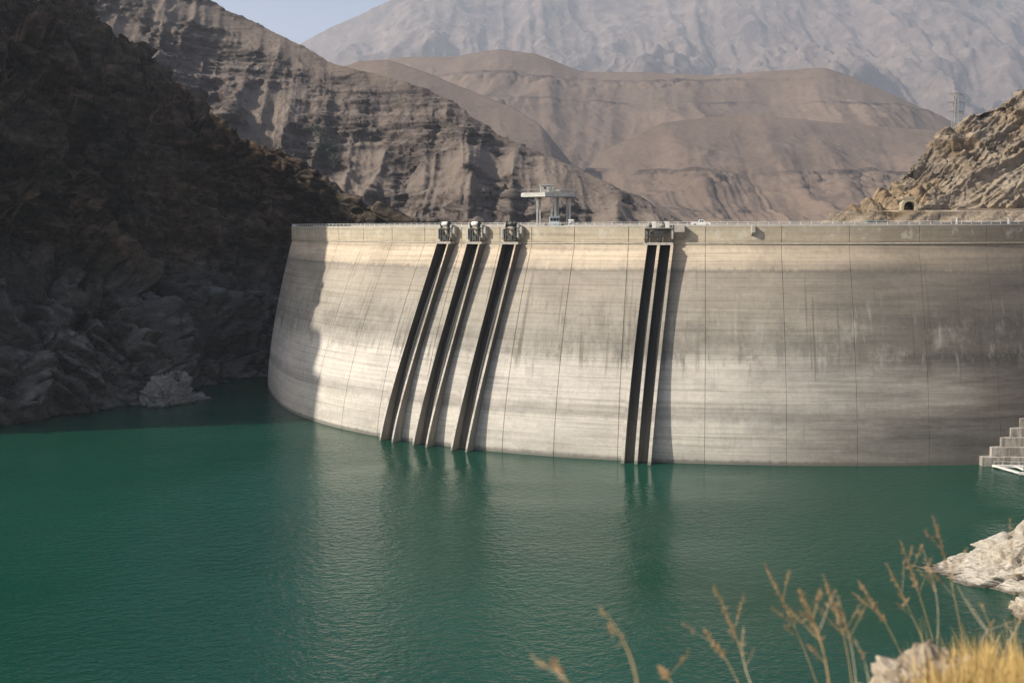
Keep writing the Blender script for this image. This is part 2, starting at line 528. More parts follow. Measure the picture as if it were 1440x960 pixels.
    base = mix(N, L, ramp(N, L, math_node(N, L, 'MULTIPLY_ADD', run, 0.8, math_node(N, L, 'MULTIPLY_ADD', sz, 0.55, -0.4)), [(0.3, (0.8, 0.8, 0.8)), (0.75, (0, 0, 0))]), base, (0.13, 0.125, 0.105))
    fine = noise_node(N, L, mapping(N, L, uv, (0.9, 0.9, 1)), 1.0, 8, 0.7)
    base = mix(N, L, 0.55, base, ramp(N, L, fine, [(0.3, (0.78, 0.78, 0.77)), (0.7, (1.15, 1.15, 1.15))]), 'MULTIPLY')
    L.new(base, B.inputs['Base Color'])
    B.inputs['Roughness'].default_value = 0.9
    B.inputs['Specular IOR Level'].default_value = 0.2
    h = math_node(N, L, 'ADD', math_node(N, L, 'MULTIPLY', lines, 0.5), math_node(N, L, 'MULTIPLY', fine, 0.4))
    bump(N, L, B, h, 0.12)
    return m

M_dam = concrete_dam()
M_conc = plain('grey_concrete', (0.36, 0.33, 0.29), 0.9, var=0.22, scale=0.8)
M_pier = plain('gate_pier_concrete', (0.43, 0.41, 0.37), 0.9, var=0.2, scale=0.7)
M_white = plain('white_paint', (0.62, 0.61, 0.57), 0.5, var=0.2, scale=1.2)
M_steel = plain('dark_steel', (0.06, 0.062, 0.06), 0.5, 0.4, var=0.3, scale=2.0)
M_grey = plain('grey_steel', (0.3, 0.3, 0.28), 0.5, 0.2, var=0.2, scale=2.0)
M_cabin = plain('pale_blue_steel', (0.5, 0.58, 0.58), 0.45, var=0.1, scale=2.0)
M_glass = plain('dark_glass', (0.03, 0.04, 0.045), 0.08, var=0.1)
M_tyre = plain('tyre_rubber', (0.02, 0.02, 0.02), 0.85)
M_asph = plain('asphalt', (0.06, 0.06, 0.058), 0.9, var=0.2, scale=1.5)
M_car = plain('white_car_paint', (0.78, 0.78, 0.76), 0.25, var=0.03)
M_portal = plain('portal_render', (0.34, 0.3, 0.2), 0.85, var=0.18, scale=1.2)
M_dirt = plain('road_dirt', (0.4, 0.32, 0.23), 0.95, var=0.2, scale=0.5)
M_green = plain('faded_green_metal', (0.16, 0.21, 0.17), 0.6)
M_lamp = plain('lamp_lens', (0.5, 0.5, 0.47), 0.2)
M_red = plain('red_lens', (0.3, 0.03, 0.02), 0.25)

def water_mat():
    m, N, L, B = new_mat('reservoir_water')
    pos = N.new('ShaderNodeNewGeometry').outputs['Position']
    big = noise_node(N, L, pos, 0.012, 3, 0.5)
    L.new(ramp(N, L, big, [(0.35, (0.003, 0.041, 0.025)), (0.65, (0.006, 0.056, 0.037))]), B.inputs['Base Color'])
    B.inputs['Roughness'].default_value = 0.06
    B.inputs['IOR'].default_value = 1.333
    a = noise_node(N, L, mapping(N, L, pos, (1.25, 1.9, 1), (0, 0, 0.5)), 1.0, 3, 0.55, 0.6)
    b = noise_node(N, L, mapping(N, L, pos, (0.5, 0.68, 1), (0, 0, -0.35)), 1.0, 2, 0.5, 0.4)
    c = noise_node(N, L, mapping(N, L, pos, (0.05, 0.06, 1), (0, 0, 0.9)), 1.0, 2, 0.5)
    calm = ramp(N, L, noise_node(N, L, mapping(N, L, pos, (0.012, 0.02, 1), (0, 0, 0.3)), 1.0, 3, 0.5), [(0.38, (0.18, 0.18, 0.18)), (0.58, (1.15, 1.15, 1.15))])
    h = math_node(N, L, 'ADD', math_node(N, L, 'MULTIPLY', a, 0.5), math_node(N, L, 'MULTIPLY', b, 1.0))
    h = math_node(N, L, 'MULTIPLY', h, calm)
    h = math_node(N, L, 'ADD', h, math_node(N, L, 'MULTIPLY', c, 0.8))
    bump(N, L, B, h, 0.30)
    return m
M_water = water_mat()

# ------------------------------------------------------------------ ground sheet and water
def flat(name, x0, x1, y0, y1, z, nx, ny, mat):
    X, Y = np.meshgrid(np.linspace(x0, x1, nx), np.linspace(y0, y1, ny), indexing='ij')
    return link(name, grid_mesh(name, np.stack([X, Y, 0 * X + z], -1)), mat)

tag(flat('ground', -15000, 15000, -3500, 15500, -22.0, 30, 30, M_hill), kind='structure')

# ------------------------------------------------------------------ the dam
CX, CY, ZC = 71.06, 415.34, 59.6
PW = [1.286494613738817, 28.77434625731382, 38.18981851070234, 9.782784185646031, 171.35046602664607]
DG = np.arange(-110, 61, 1.0)
RW = np.polyval(PW, np.clip(np.radians(DG), -1.15, 0.33))
RC = np.interp(DG, [-110, -90, -68, -50, -38, -25, -15, -7, 0, 5, 11, 20, 45, 60],
               [158, 158, 156, 151, 150, 149.5, 153, 155.5, 159, 162, 166, 169, 172, 172])
def _sm(a):
    return np.convolve(np.r_[[a[0]] * 6, a, [a[-1]] * 6], np.ones(13) / 13, 'valid')
RW, RC = _sm(RW), _sm(RC)

def dam_r(deg, z):
    rw, rc = np.interp(deg, DG, RW), np.interp(deg, DG, RC)
    return rw - (rw - rc) * np.clip(np.asarray(z, float) / ZC, 0, 1) ** 1.45

def dam_pt(deg, z, e=0.0, r=None):
    a = np.radians(deg)
    r = (dam_r(deg, z) if r is None else r) + e
    return np.stack(np.broadcast_arrays(CX + r * np.sin(a), CY - r * np.cos(a), np.asarray(z, float) + 0 * a), -1)

LEDGE = 55.3
JOINTS = [-97, -89.5, -82, -75, -68, -61.5, -55.5, -50, -44.6, -39.3, -34.05, -29.2, -25.4, -20.6, -14.95, -7.6, -0.8,
          5.0, 10.9, 16.9, 23, 29, 35, 41]
dam = empty('dam', (CX, CY - 172, 0))
tag(dam, 'huge curved pale concrete arch dam wall with stained horizontal water marks', 'dam')
INV = Matrix.Translation(dam.location).inverted()

def dam_part(name, me, mat, parent=None):
    o = link(name, me, mat, parent or dam)
    if parent is None:
        o.matrix_parent_inverse = INV
    return o

def block_mesh(name, d0, d1, z0, z1, nz, extra=0.0, vertical=False, depth=0.3, gap=0.05):
    """one pour block: curved face, edges folded back into the joint"""
    g = math.degrees(gap / 160.0)
    nd = max(5, int((d1 - d0) / 0.55))
    dd = np.r_[d0 + g, np.linspace(d0 + 1.6 * g, d1 - 1.6 * g, nd), d1 - g]
    zz = np.r_[z0 + 0.0, np.linspace(z0 + 0.08, z1 - 0.08, nz), z1]
    ins = np.ones((len(dd), len(zz))) * 0.0
    D, Z = np.meshgrid(dd, zz, indexing='ij')
    ins[0, :] = ins[-1, :] = -0.06
    ins[:, 0] = ins[:, -1] = -0.05
    r = dam_r(D, np.full_like(Z, z0) if vertical else Z) + extra + ins
    P = dam_pt(D, Z, 0, r)
    # skirt
    Dk, Zk = np.pad(D, 1, 'edge'), np.pad(Z, 1, 'edge')
    rk = np.pad(r, 1, 'edge')
    rk[0, :] -= depth; rk[-1, :] -= depth; rk[:, 0] -= depth; rk[:, -1] -= depth
    P = dam_pt(Dk, Zk, 0, rk)
    uv = np.stack([np.radians(Dk) * 160.0, Zk], -1)
    return grid_mesh(name, P, False, uv=uv, flip=False)

for a, b in zip(JOINTS[:-1], JOINTS[1:]):
    dam_part('wall_block', block_mesh('wall_block', a, b, -7.0, LEDGE, 46), M_dam)
for k, (a, b) in enumerate(zip(JOINTS[:-1], JOINTS[1:])):
    dam_part('parapet_block', block_mesh('parapet_block', a, b, LEDGE + 0.03, ZC, 5, 0.32, True, 0.9, 0.07), M_dam)

# solid core behind the blocks: crest deck and downstream face
dd = np.linspace(JOINTS[0], JOINTS[-1], 140)
prof = [('u', -8.0), ('u', 20.0), ('u', 40.0), ('u', 54.0), ('t', 0.0), ('t', 8.4), ('d', 50.0), ('d', 30.0), ('d', 0.0), ('d', -20.0)]
rows = []
for kind, z in prof:
    if kind == 'u':
        rows.append(dam_pt(dd, np.full_like(dd, z), 0, dam_r(dd, z) - 0.4))
    elif kind == 't':
        rows.append(dam_pt(dd, np.full_like(dd, ZC - 0.25), 0, dam_r(dd, LEDGE) - 0.35 - z))
    else:
        rows.append(dam_pt(dd, np.full_like(dd, z), 0, dam_r(dd, LEDGE) - 8.8 - (55 - z) * 0.16))
P = np.stack(rows, 1)
dam_part('core', grid_mesh('core', P, False, uv=np.stack([np.repeat(np.radians(dd)[:, None] * 160, len(prof), 1), P[..., 2]], -1)), M_dam)
# crest road
rr = dam_r(dd, LEDGE)
P = np.stack([dam_pt(dd, np.full_like(dd, ZC - 0.1), 0, rr - x) for x in (1.5, 3, 5, 7.4)], 1)
dam_part('crest_road', grid_mesh('crest_road', P), M_asph)
# upstream kerb wall and downstream parapet
for nm, x0, x1, z1 in (('kerb', -0.30, 0.35, ZC + 0.28), ('downstream_parapet', 7.7, 8.2, ZC + 0.75)):
    P = np.stack([dam_pt(dd, np.full_like(dd, z), 0, rr - x) for x, z in ((x0, ZC - 0.05), (x0, z1), (x1, z1), (x1, ZC - 0.2))], 1)
    dam_part(nm, grid_mesh(nm, P, False), M_pier if nm == 'kerb' else M_conc)
# pale cornice along the ledge
P = np.stack([dam_pt(dd, np.full_like(dd, z), 0, rr + x) for x, z in ((0.0, LEDGE - 0.45), (0.42, LEDGE - 0.28), (0.42, LEDGE - 0.02), (0.05, LEDGE + 0.0))], 1)
dam_part('ledge_cornice', grid_mesh('ledge_cornice', P, False), plain('cornice_concrete', (0.5, 0.46, 0.38), 0.9, var=0.25, scale=0.6))

def slot_mat(name, hi, mid, lo):
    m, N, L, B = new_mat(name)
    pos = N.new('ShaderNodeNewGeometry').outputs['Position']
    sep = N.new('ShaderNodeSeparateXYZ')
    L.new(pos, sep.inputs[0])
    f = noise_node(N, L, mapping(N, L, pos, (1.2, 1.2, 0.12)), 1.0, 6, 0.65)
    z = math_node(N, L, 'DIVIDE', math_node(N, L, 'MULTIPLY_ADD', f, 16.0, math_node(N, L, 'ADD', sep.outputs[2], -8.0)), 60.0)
    silt_shade = ramp(N, L, z, [(0.08, lo), (0.26, mid), (0.45, hi), (1.0, hi)])  # painted shade tone above, paler silt coat near the water
    L.new(mix(N, L, 0.6, silt_shade, ramp(N, L, f, [(0.3, (0.5, 0.5, 0.5)), (0.7, (1.4, 1.35, 1.3))]), 'MULTIPLY'), B.inputs['Base Color'])
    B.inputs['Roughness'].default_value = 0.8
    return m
M_pside = slot_mat('pier_side_stain_shade', (0.1, 0.088, 0.074), (0.2, 0.182, 0.155), (0.34, 0.315, 0.275))  # pier sides: stain and side shade both put into the colour

# gate piers: thin walls standing proud of the face, running down into the water
def pier_e(z, f=1.0):
    zz = np.clip(np.asarray(z, float), -8, 56)
    return f * np.polyval(np.polyfit([-8, 0, 10, 28, 45, 55], [3.3, 2.8, 2.2, 1.65, 2.0, 2.6], 3), zz)

def gate_pier(deg, f=1.0, w=0.8, top=LEDGE - 0.5):
    zz = np.linspace(-7.0, top, 40)
    dl = np.polyval(np.polyfit([0, 28, 55], [deg[2], (deg[1] * 2 + deg[0] + deg[2]) / 4, deg[0]], 2), zz)
    hw = np.degrees(w / 2 / 158.0)
    sec = []
    for off, side in ((-1.0, 1), (1.0, 1), (1.0, 0), (-1.0, 0)):
        e = pier_e(zz, f) if side else np.full_like(zz, -0.6)
        sec.append(dam_pt(dl + off * hw - hw, zz, e))
    sec.append(sec[0])
    P = np.stack(sec, 0)
    me = grid_mesh('gate_pier', P, False, uv=np.stack([np.tile(np.arange(5.0)[:, None], (1, len(zz))) * 1.3 + deg[0] * 2.8, P[..., 2]], -1))
    bm = bmesh.new()
    bm.from_mesh(me)
    bmesh.ops.remove_doubles(bm, verts=bm.verts, dist=1e-4)
    bmesh.ops.holes_fill(bm, edges=[e for e in bm.edges if e.is_boundary], sides=6)
    bmesh.ops.recalc_face_normals(bm, faces=bm.faces)
    bm.to_mesh(me)
    bm.free()
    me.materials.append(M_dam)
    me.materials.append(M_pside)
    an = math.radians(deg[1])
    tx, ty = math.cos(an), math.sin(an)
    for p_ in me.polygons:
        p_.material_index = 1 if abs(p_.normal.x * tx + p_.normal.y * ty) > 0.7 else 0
    return dam_part('gate_pier', me, None)

PIERS = [((-36.44, -36.89, -37.66), 1.3), ((-34.9, -35.34, -36.18), 1.3), ((-32.5, -32.91, -33.77), 1.3), ((-30.93, -31.38, -32.32), 1.3),
         ((-28.2, -28.7, -29.67), 1.35), ((-26.6, -27.22, -28.19), 1.35),
         ((-12.98, -13.93, -14.25), 1.08), ((-11.8, -12.74, -13.15), 1.08), ((-10.54, -11.49, -12.02), 1.25)]
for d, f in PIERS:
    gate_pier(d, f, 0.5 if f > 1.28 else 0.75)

M_slot_shade = slot_mat('slot_shade_black', (0.028, 0.027, 0.025), (0.07, 0.064, 0.055), (0.17, 0.155, 0.13))  # near-black: the shadow in the gate slots put into the colour
def gate_slot_shade(da, db, zlo, w0, w1):
    """grooved panel between two piers with the gate slot shadow put into its colour"""
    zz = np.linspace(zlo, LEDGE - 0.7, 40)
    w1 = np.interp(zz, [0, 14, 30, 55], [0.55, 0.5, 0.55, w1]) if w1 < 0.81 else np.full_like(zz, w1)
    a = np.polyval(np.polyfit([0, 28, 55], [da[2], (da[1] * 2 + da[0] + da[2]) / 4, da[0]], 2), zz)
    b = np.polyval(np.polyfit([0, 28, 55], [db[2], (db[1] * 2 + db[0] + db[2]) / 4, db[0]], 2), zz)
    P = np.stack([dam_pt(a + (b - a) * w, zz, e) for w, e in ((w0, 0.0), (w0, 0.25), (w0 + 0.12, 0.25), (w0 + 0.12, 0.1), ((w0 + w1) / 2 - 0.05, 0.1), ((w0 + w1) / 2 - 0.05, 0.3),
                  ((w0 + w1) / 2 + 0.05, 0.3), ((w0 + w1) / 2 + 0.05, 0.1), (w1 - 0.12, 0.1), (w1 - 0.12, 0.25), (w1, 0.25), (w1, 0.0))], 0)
    return dam_part('gate_slot_shade', grid_mesh('gate_slot_shade', P, False), M_slot_shade)
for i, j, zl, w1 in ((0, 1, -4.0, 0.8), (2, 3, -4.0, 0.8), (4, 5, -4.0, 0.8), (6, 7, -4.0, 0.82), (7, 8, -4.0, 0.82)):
    gate_slot_shade(PIERS[i][0], PIERS[j][0], zl, 0.02, w1)

# pier heads and corbels under the hoists (concrete, part of the wall)
def arc_box(d0, d1, z0, z1, r_in, r_out, n=4, slope_bottom=0.0):
    """block following the arc, radii measured from the parapet face; optional sloped soffit"""
    mb = MB()
    ds = np.linspace(d0, d1, n)
    base = dam_r(ds, LEDGE)
    ring = []
    for (e, z) in ((r_in, z0), (r_out, z0 + slope_bottom), (r_out, z1), (r_in, z1)):
        ring.append(dam_pt(ds, np.full_like(ds, z), 0, base + e))
    ring = np.stack(ring, 1)
    vs_ = ring.reshape(-1, 3)
    fs = []
    for i in range(n - 1):
        for k in range(4):
            fs.append((i * 4 + k, (i + 1) * 4 + k, (i + 1) * 4 + (k + 1) % 4, i * 4 + (k + 1) % 4))
    fs += [(0, 1, 2, 3), tuple((n - 1) * 4 + k for k in (3, 2, 1, 0))]
    return mb.add(vs_, fs)

def dam_mb(mb, name, mat, bevel=0.0):
    o = mb.build(name, mat, dam, bevel=bevel)
    o.matrix_parent_inverse = INV
    return o

HOISTS = [(-36.44 - 0.45, -34.9 - 0.1), (-32.5 - 0.45, -30.93 - 0.1), (-28.2 - 0.5, -26.6 - 0.1)]
for d0, d1 in HOISTS:
    dam_mb(arc_box(d0 - 0.1, d1 + 0.15, LEDGE - 0.55, LEDGE + 0.1, 0.0, 2.95), 'pier_cap', M_conc)
    for dk in (d0 + 0.1, d1 - 0.05):
        dam_mb(arc_box(dk - 0.12, dk + 0.12, LEDGE + 0.1, ZC - 0.6, 0.2, 2.2, 3, 1.2), 'corbel', M_conc)
    dam_mb(arc_box(d1 + 0.1, d1 + 0.42, LEDGE + 0.3, ZC + 0.1, 0.2, 1.9, 3, 2.2), 'corbel', M_conc)
dam_mb(arc_box(-13.45, -10.6, LEDGE - 0.55, LEDGE + 0.1, 0.0, 2.9), 'pier_cap', M_conc)
dam_mb(arc_box(-10.5, -9.55, LEDGE + 0.6, ZC + 0.15, 0.2, 2.4, 3, 2.2), 'corbel', M_conc)
for dk in (-13.2, -11.95, -10.75):
    dam_mb(arc_box(dk - 0.16, dk + 0.16, LEDGE + 0.1, ZC - 0.7, 0.2, 2.3, 3, 0.9), 'corbel', M_conc)
dam_mb(arc_box(-3.5, -3.2, 57.0, ZC + 0.1, 0.2, 1.6, 3, 0.9), 'gauge_box', M_conc)

# ------------------------------------------------------------------ crest railing
rail = empty('railing', tuple(dam_pt(-30.0, 59.9, 0.0, dam_r(-30.0, LEDGE))))
tag(rail, 'low white railing with square posts along the dam crest', 'railing')
RI = Matrix.Translation(rail.location).inverted()
for z, r in ((ZC + 1.05, 0.06), (ZC + 0.68, 0.035)):
    ds = np.linspace(-88, 40, 260)
    P = np.stack([dam_pt(ds, np.full_like(ds, z + r * math.sin(t)), 0, dam_r(ds, LEDGE) + r * math.cos(t)) for t in np.linspace(0, 2 * math.pi, 7)], 1)
    o = link('rail', grid_mesh('rail', P), M_white, rail)
    o.matrix_parent_inverse = RI
post_me = None
for dk in np.arange(-87.5, 40, 0.92):
    p = dam_pt(dk, ZC + 0.28, 0, dam_r(dk, LEDGE))
    if post_me is None:
        o = MB().box((0, 0, 0.42), (0.14, 0.14, 0.86)).build('post', M_white, rail)
        post_me = o.data
    else:
        o = link('post', post_me, None, rail)
    o.matrix_parent_inverse = RI
    o.location = p
    o.rotation_euler = (0, 0, R_(dk))

# taller pale marker posts on the kerb towards the right
for k, dk in enumerate((14.4, 19.4)):
    b = dam_pt(dk, ZC - 0.1, 0, dam_r(dk, LEDGE) - 1.0)
    t = empty('marker_post', tuple(b))
    tag(t, ['short white marker post on the dam crest below the tunnel mouth',
            'short white marker post on the dam crest near the right edge of the picture'][k], 'post', 'marker posts on the crest')
    MB().box((0, 0, 0.9), (0.28, 0.28, 1.8)).build('shaft', M_white, t)
    MB().box((0, 0, 1.86), (0.42, 0.42, 0.12)).build('cap', M_white, t)

# ------------------------------------------------------------------ gate hoists
def local_frame(deg, e, z):
    p = dam_pt(deg, z, 0, dam_r(deg, LEDGE) + e)
    return tuple(p), R_(deg)           # local +x along the crest (to the right), local -y outwards

def drum_hoist(deg, label, white=True):
    loc, rz = local_frame(deg, 0.9, LEDGE + 0.1)
    t = empty('gate_hoist', loc, rz)
    tag(t, label, 'hoist', 'gate hoists on the dam crest')
    w = 2.6
    for sx in (-1, 1):
        for y in (-1.7, -0.3):
            MB().box((sx * w / 2, y, 1.75), (0.32, 0.32, 3.5)).build('leg', M_steel, t)
        mb = MB()
        mb.tube((sx * w / 2, -1.7, 0.1), (sx * w / 2, -0.3, 3.2), 0.12, n=6)
        mb.build('brace', M_steel, t)
        MB().box((sx * w / 2, -1.0, 3.62), (0.4, 2.1, 0.3)).build('side_beam', M_steel, t)
    for y in (-1.75, -0.3):
        MB().box((0, y, 3.4), (w, 0.28, 0.34)).build('cross_beam', M_steel, t)
    MB().box((0, -1.0, 3.82), (w + 0.4, 2.3, 0.12)).build('deck_plate', M_grey, t)
    mb = MB()
    mb.tube((-1.2, -1.0, 5.0), (1.2, -1.0, 5.0), 0.72, n=18)
    d = mb.build('drum', M_white if white else M_steel, t, True)
    for sx in (-1, 1):
        MB().tube((sx * 1.2, -1.0, 5.0), (sx * 1.36, -1.0, 5.0), 0.9, n=18).build('drum_flange', M_steel, d)
        MB().box((sx * 1.55, -1.0, 4.4), (0.24, 0.9, 1.1)).build('bearing', M_steel, t)
    MB().box((2.1, -0.9, 4.35), (0.7, 0.8, 0.9)).build('gearbox', M_grey, t)
    MB().tube((2.1, -0.9, 4.5), (2.1, 0.3, 4.5), 0.3, n=10).build('motor', M_grey, t)
    for sx in (-0.7, 0.7):
        MB().tube((sx, -1.5, 0.0), (sx, -1.5, 4.4), 0.06, n=6).build('cable', M_grey, t)
    MB().box((0, -1.35, 1.15), (1.3, 0.9, 1.3)).build('gate_block', M_steel, t)
    lad = MB().box((-2.1, -1.9, 1.9), (0.08, 0.08, 4.2)).box((-2.55, -1.9, 1.9), (0.08, 0.08, 4.2)).build('ladder', M_white, t)
    for k in range(9):
        MB().box((-2.325, -1.9, 0.2 + k * 0.45), (0.45, 0.05, 0.05)).build('rung', M_white, lad)
    return t

drum_hoist(-35.75, 'leftmost gate hoist on the dam crest with a white drum on dark steel legs')
drum_hoist(-31.85, 'middle one of the three left gate hoists with a white drum on dark legs')
drum_hoist(-27.5, 'dark gate hoist without white drum beside the lift tower', False)

def twin_hoist(deg, label):
    loc, rz = local_frame(deg, 0.9, LEDGE + 0.1)
    t = empty('gate_hoist', loc, rz)
    tag(t, label, 'hoist', 'gate hoists on the dam crest')
    for x in (-3.2, 0.0, 3.2):
        MB().box((x, -1.6, 1.8), (0.34, 0.34, 3.6)).build('leg', M_steel, t)
    MB().box((0, -1.6, 3.4), (6.8, 0.3, 0.4)).build('cross_beam', M_steel, t)
    MB().box((0, -1.6, 1.8), (6.6, 0.26, 0.3)).build('cross_beam', M_steel, t)
    MB().box((0, -0.9, 3.7), (7.6, 2.4, 0.16)).build('deck_plate', M_conc, t)
    MB().box((0, -0.9, 2.3), (2.2, 1.6, 1.5), taper=0.92).build('counterweight', M_steel, t)
    for sx in (-1, 1):
        x = sx * 1.7
        h = MB().box((x + 0.5, -0.9, 4.35), (1.1, 1.1, 1.2), taper=0.85).build('housing', M_white, t)
        MB().box((x + 0.5, -0.9, 5.2), (1.3, 1.0, 0.45)).build('hood', M_white, h)
        MB().tube((x - 0.9, -0.9, 4.3), (x - 0.05, -0.9, 4.3), 0.62, n=16).build('drum', M_steel, t, True)
        MB().tube((x - 1.0, -0.9, 4.3), (x - 0.9, -0.9, 4.3), 0.8, n=16).build('drum_flange', M_white, t)
        MB().tube((x - 1.5, -0.9, 4.15), (x - 1.0, -0.9, 4.15), 0.34, n=10).build('motor', M_grey, t)
        MB().tube((x - 0.5, -1.5, -0.1), (x - 0.5, -1.5, 4.2), 0.07, n=6).build('cable', M_grey, t)
    for x in np.linspace(-3.7, 3.7, 7):
        MB().box((x, -2.05, 4.2), (0.07, 0.07, 0.95)).build('rail_post', M_white, t)
    MB().box((0, -2.05, 4.7), (7.5, 0.07, 0.08)).build('top_rail', M_white, t)
    return t

twin_hoist(-12.0, 'wide double gate hoist with two pale motor housings near the white pickup')

# ------------------------------------------------------------------ lift tower on the crest
M_tower = plain('weathered_tower_concrete', (0.5, 0.49, 0.45), 0.8, var=0.22, scale=1.1)
def lift_tower():
    b = at(774, 318, 284)
    z0 = ZC - 0.1
    t = empty('lift_tower', (b[0], b[1], z0), 0.0)
    tag(t, 'open concrete lift tower with flat roof on slim columns above the crest', 'tower')
    s = 0.2029
    def X(px): return (px - 774) * s
    MB().box((-0.4, 1.2, -0.55), (17, 9, 0.9)).build('base_slab', M_conc, t)
    zr = 8.45
    roof = [(X(733), 1.2), (X(766), -3.0), (X(808), -0.6), (X(806), 4.2), (X(742), 5.2)]
    r = MB().prism(roof, zr, zr + 1.0).build('roof_slab', M_tower, t)
    MB().prism([(x * 0.97, y * 0.9 + 0.2) for x, y in roof], zr + 1.0, zr + 1.22).build('roof_screed', M_conc, r)
    for i in range(len(roof)):
        (xa, ya), (xb, yb) = roof[i], roof[(i + 1) % len(roof)]
        for k in range(4):
            f = k / 4
            MB().box((xa + (xb - xa) * f, ya + (yb - ya) * f, zr + 1.65), (0.09, 0.09, 1.0)).build('rail_post', M_grey, r)
        MB().tube((xa, ya, zr + 2.1), (xb, yb, zr + 2.1), 0.06, n=6).build('roof_rail', M_grey, r)
    h = MB().box((X(769), 0.4, zr + 2.2), (3.6, 3.2, 2.0)).build('roof_hut', M_tower, t)
    MB().box((X(769), 0.4, zr + 3.28), (4.0, 3.6, 0.18)).build('hut_roof', M_tower, h)
    MB().box((X(773.5), -1.22, zr + 2.05), (0.75, 0.08, 1.6)).build('hut_door', M_grey, h)
    MB().box((X(766), -1.22, zr + 2.4), (0.6, 0.08, 0.6)).build('hut_window', M_glass, h)
    MB().box((X(781), 0.3, zr + 1.75), (2.2, 2.6, 0.55)).build('roof_plinth', M_tower, t)
    for px, py, w in ((755.5, -0.4, 0.5), (780.5, -1.4, 0.55), (801, 0.6, 0.6), (760, 4.2, 0.45), (798, 3.6, 0.5)):
        MB().box((X(px), py, zr / 2 - 0.05), (w, w, zr + 0.1)).build('column', M_tower, t)
        MB().box((X(px), py, zr - 0.28), (w + 0.5, w + 0.5, 0.55)).build('capital', M_conc, t)
    MB().box((X(783.5), -0.3, zr / 2 + 1.2), (0.9, 1.4, zr - 2.4)).build('shaft_wall', M_conc, t)
    mb = MB()
    for x in (X(774.2), X(777)):
        for y in (-1.9, -1.2):
            mb.box((x, y, zr / 2 + 1.0), (0.1, 0.1, zr - 2.2))
    lat = mb.build('lattice_mast', M_grey, t)
    for k in range(6):
        z = 3.1 + k * 0.85
        a, c = (X(774.2), X(777)) if k % 2 else (X(777), X(774.2))
        MB().tube((a, -1.9, z), (c, -1.9, z + 0.85), 0.06, n=5).build('lattice_brace', M_grey, lat)
    MB().tube((X(775), -1.7, 2.9), (X(776), -1.7, 5.2), 0.14, n=7).build('pipe', M_tower, t)
    c = MB().box((X(779), -2.2, 1.55), (2.7, 2.2, 2.5)).build('cabin', M_cabin, t)
    MB().box((X(779), -2.2, 2.88), (3.0, 2.5, 0.18)).build('cabin_roof', M_cabin, c)
    for x, w in ((-0.85, 0.7), (0.05, 0.85), (0.9, 0.6)):
        MB().box((X(779) + x, -3.32, 2.05), (w, 0.06, 0.75)).build('cabin_window', M_glass, c)
    MB().box((X(779) + 1.37, -2.2, 2.05), (0.06, 1.3, 0.8)).build('cabin_window', M_glass, c)
    for x in (-1.1, 1.1):
        MB().box((X(779) + x, -2.6, 0.15), (0.25, 0.25, 0.5)).build('cabin_foot', M_steel, c)
    MB().box((X(783), -2.6, 0.3), (1.2, 1.0, 0.5)).build('cable_box', M_steel, t)
    return t
lift_tower()

def winch():
    b = dam_pt(-21.3, ZC - 0.1, 0, dam_r(-21.3, LEDGE) - 2.0)
    t = empty('winch_machine', tuple(b), R_(-21.3))
    tag(t, 'small grey winch machine parked on the crest at the right foot of the lift tower', 'winch')
    MB().box((0, 0, 0.35), (3.0, 1.4, 0.35)).build('chassis', M_white, t)
    MB().tube((0.1, -0.5, 1.1), (0.1, 0.5, 1.1), 0.5, n=14).build('drum', M_grey, t, True)
    MB().box((0.2, 0.0, 1.85), (1.5, 1.0, 0.35)).build('canopy', M_white, t)
    for x in (-0.4, 0.8):
        MB().box((x, 0, 1.2), (0.12, 0.9, 1.4)).build('frame', M_white, t)
    MB().tube((-0.4, 0, 1.9), (-0.5, 0, 3.2), 0.06, n=6).build('mast', M_grey, t)
    for x in (-1.1, 1.1):
        for y in (-0.7, 0.7):
            MB().tube((x, y - 0.09, 0.2), (x, y + 0.09, 0.2), 0.22, n=12).build('wheel', M_tyre, t)
    MB().box((-1.0, 0, 0.8), (0.8, 0.9, 0.6)).build('engine', M_steel, t)
winch()

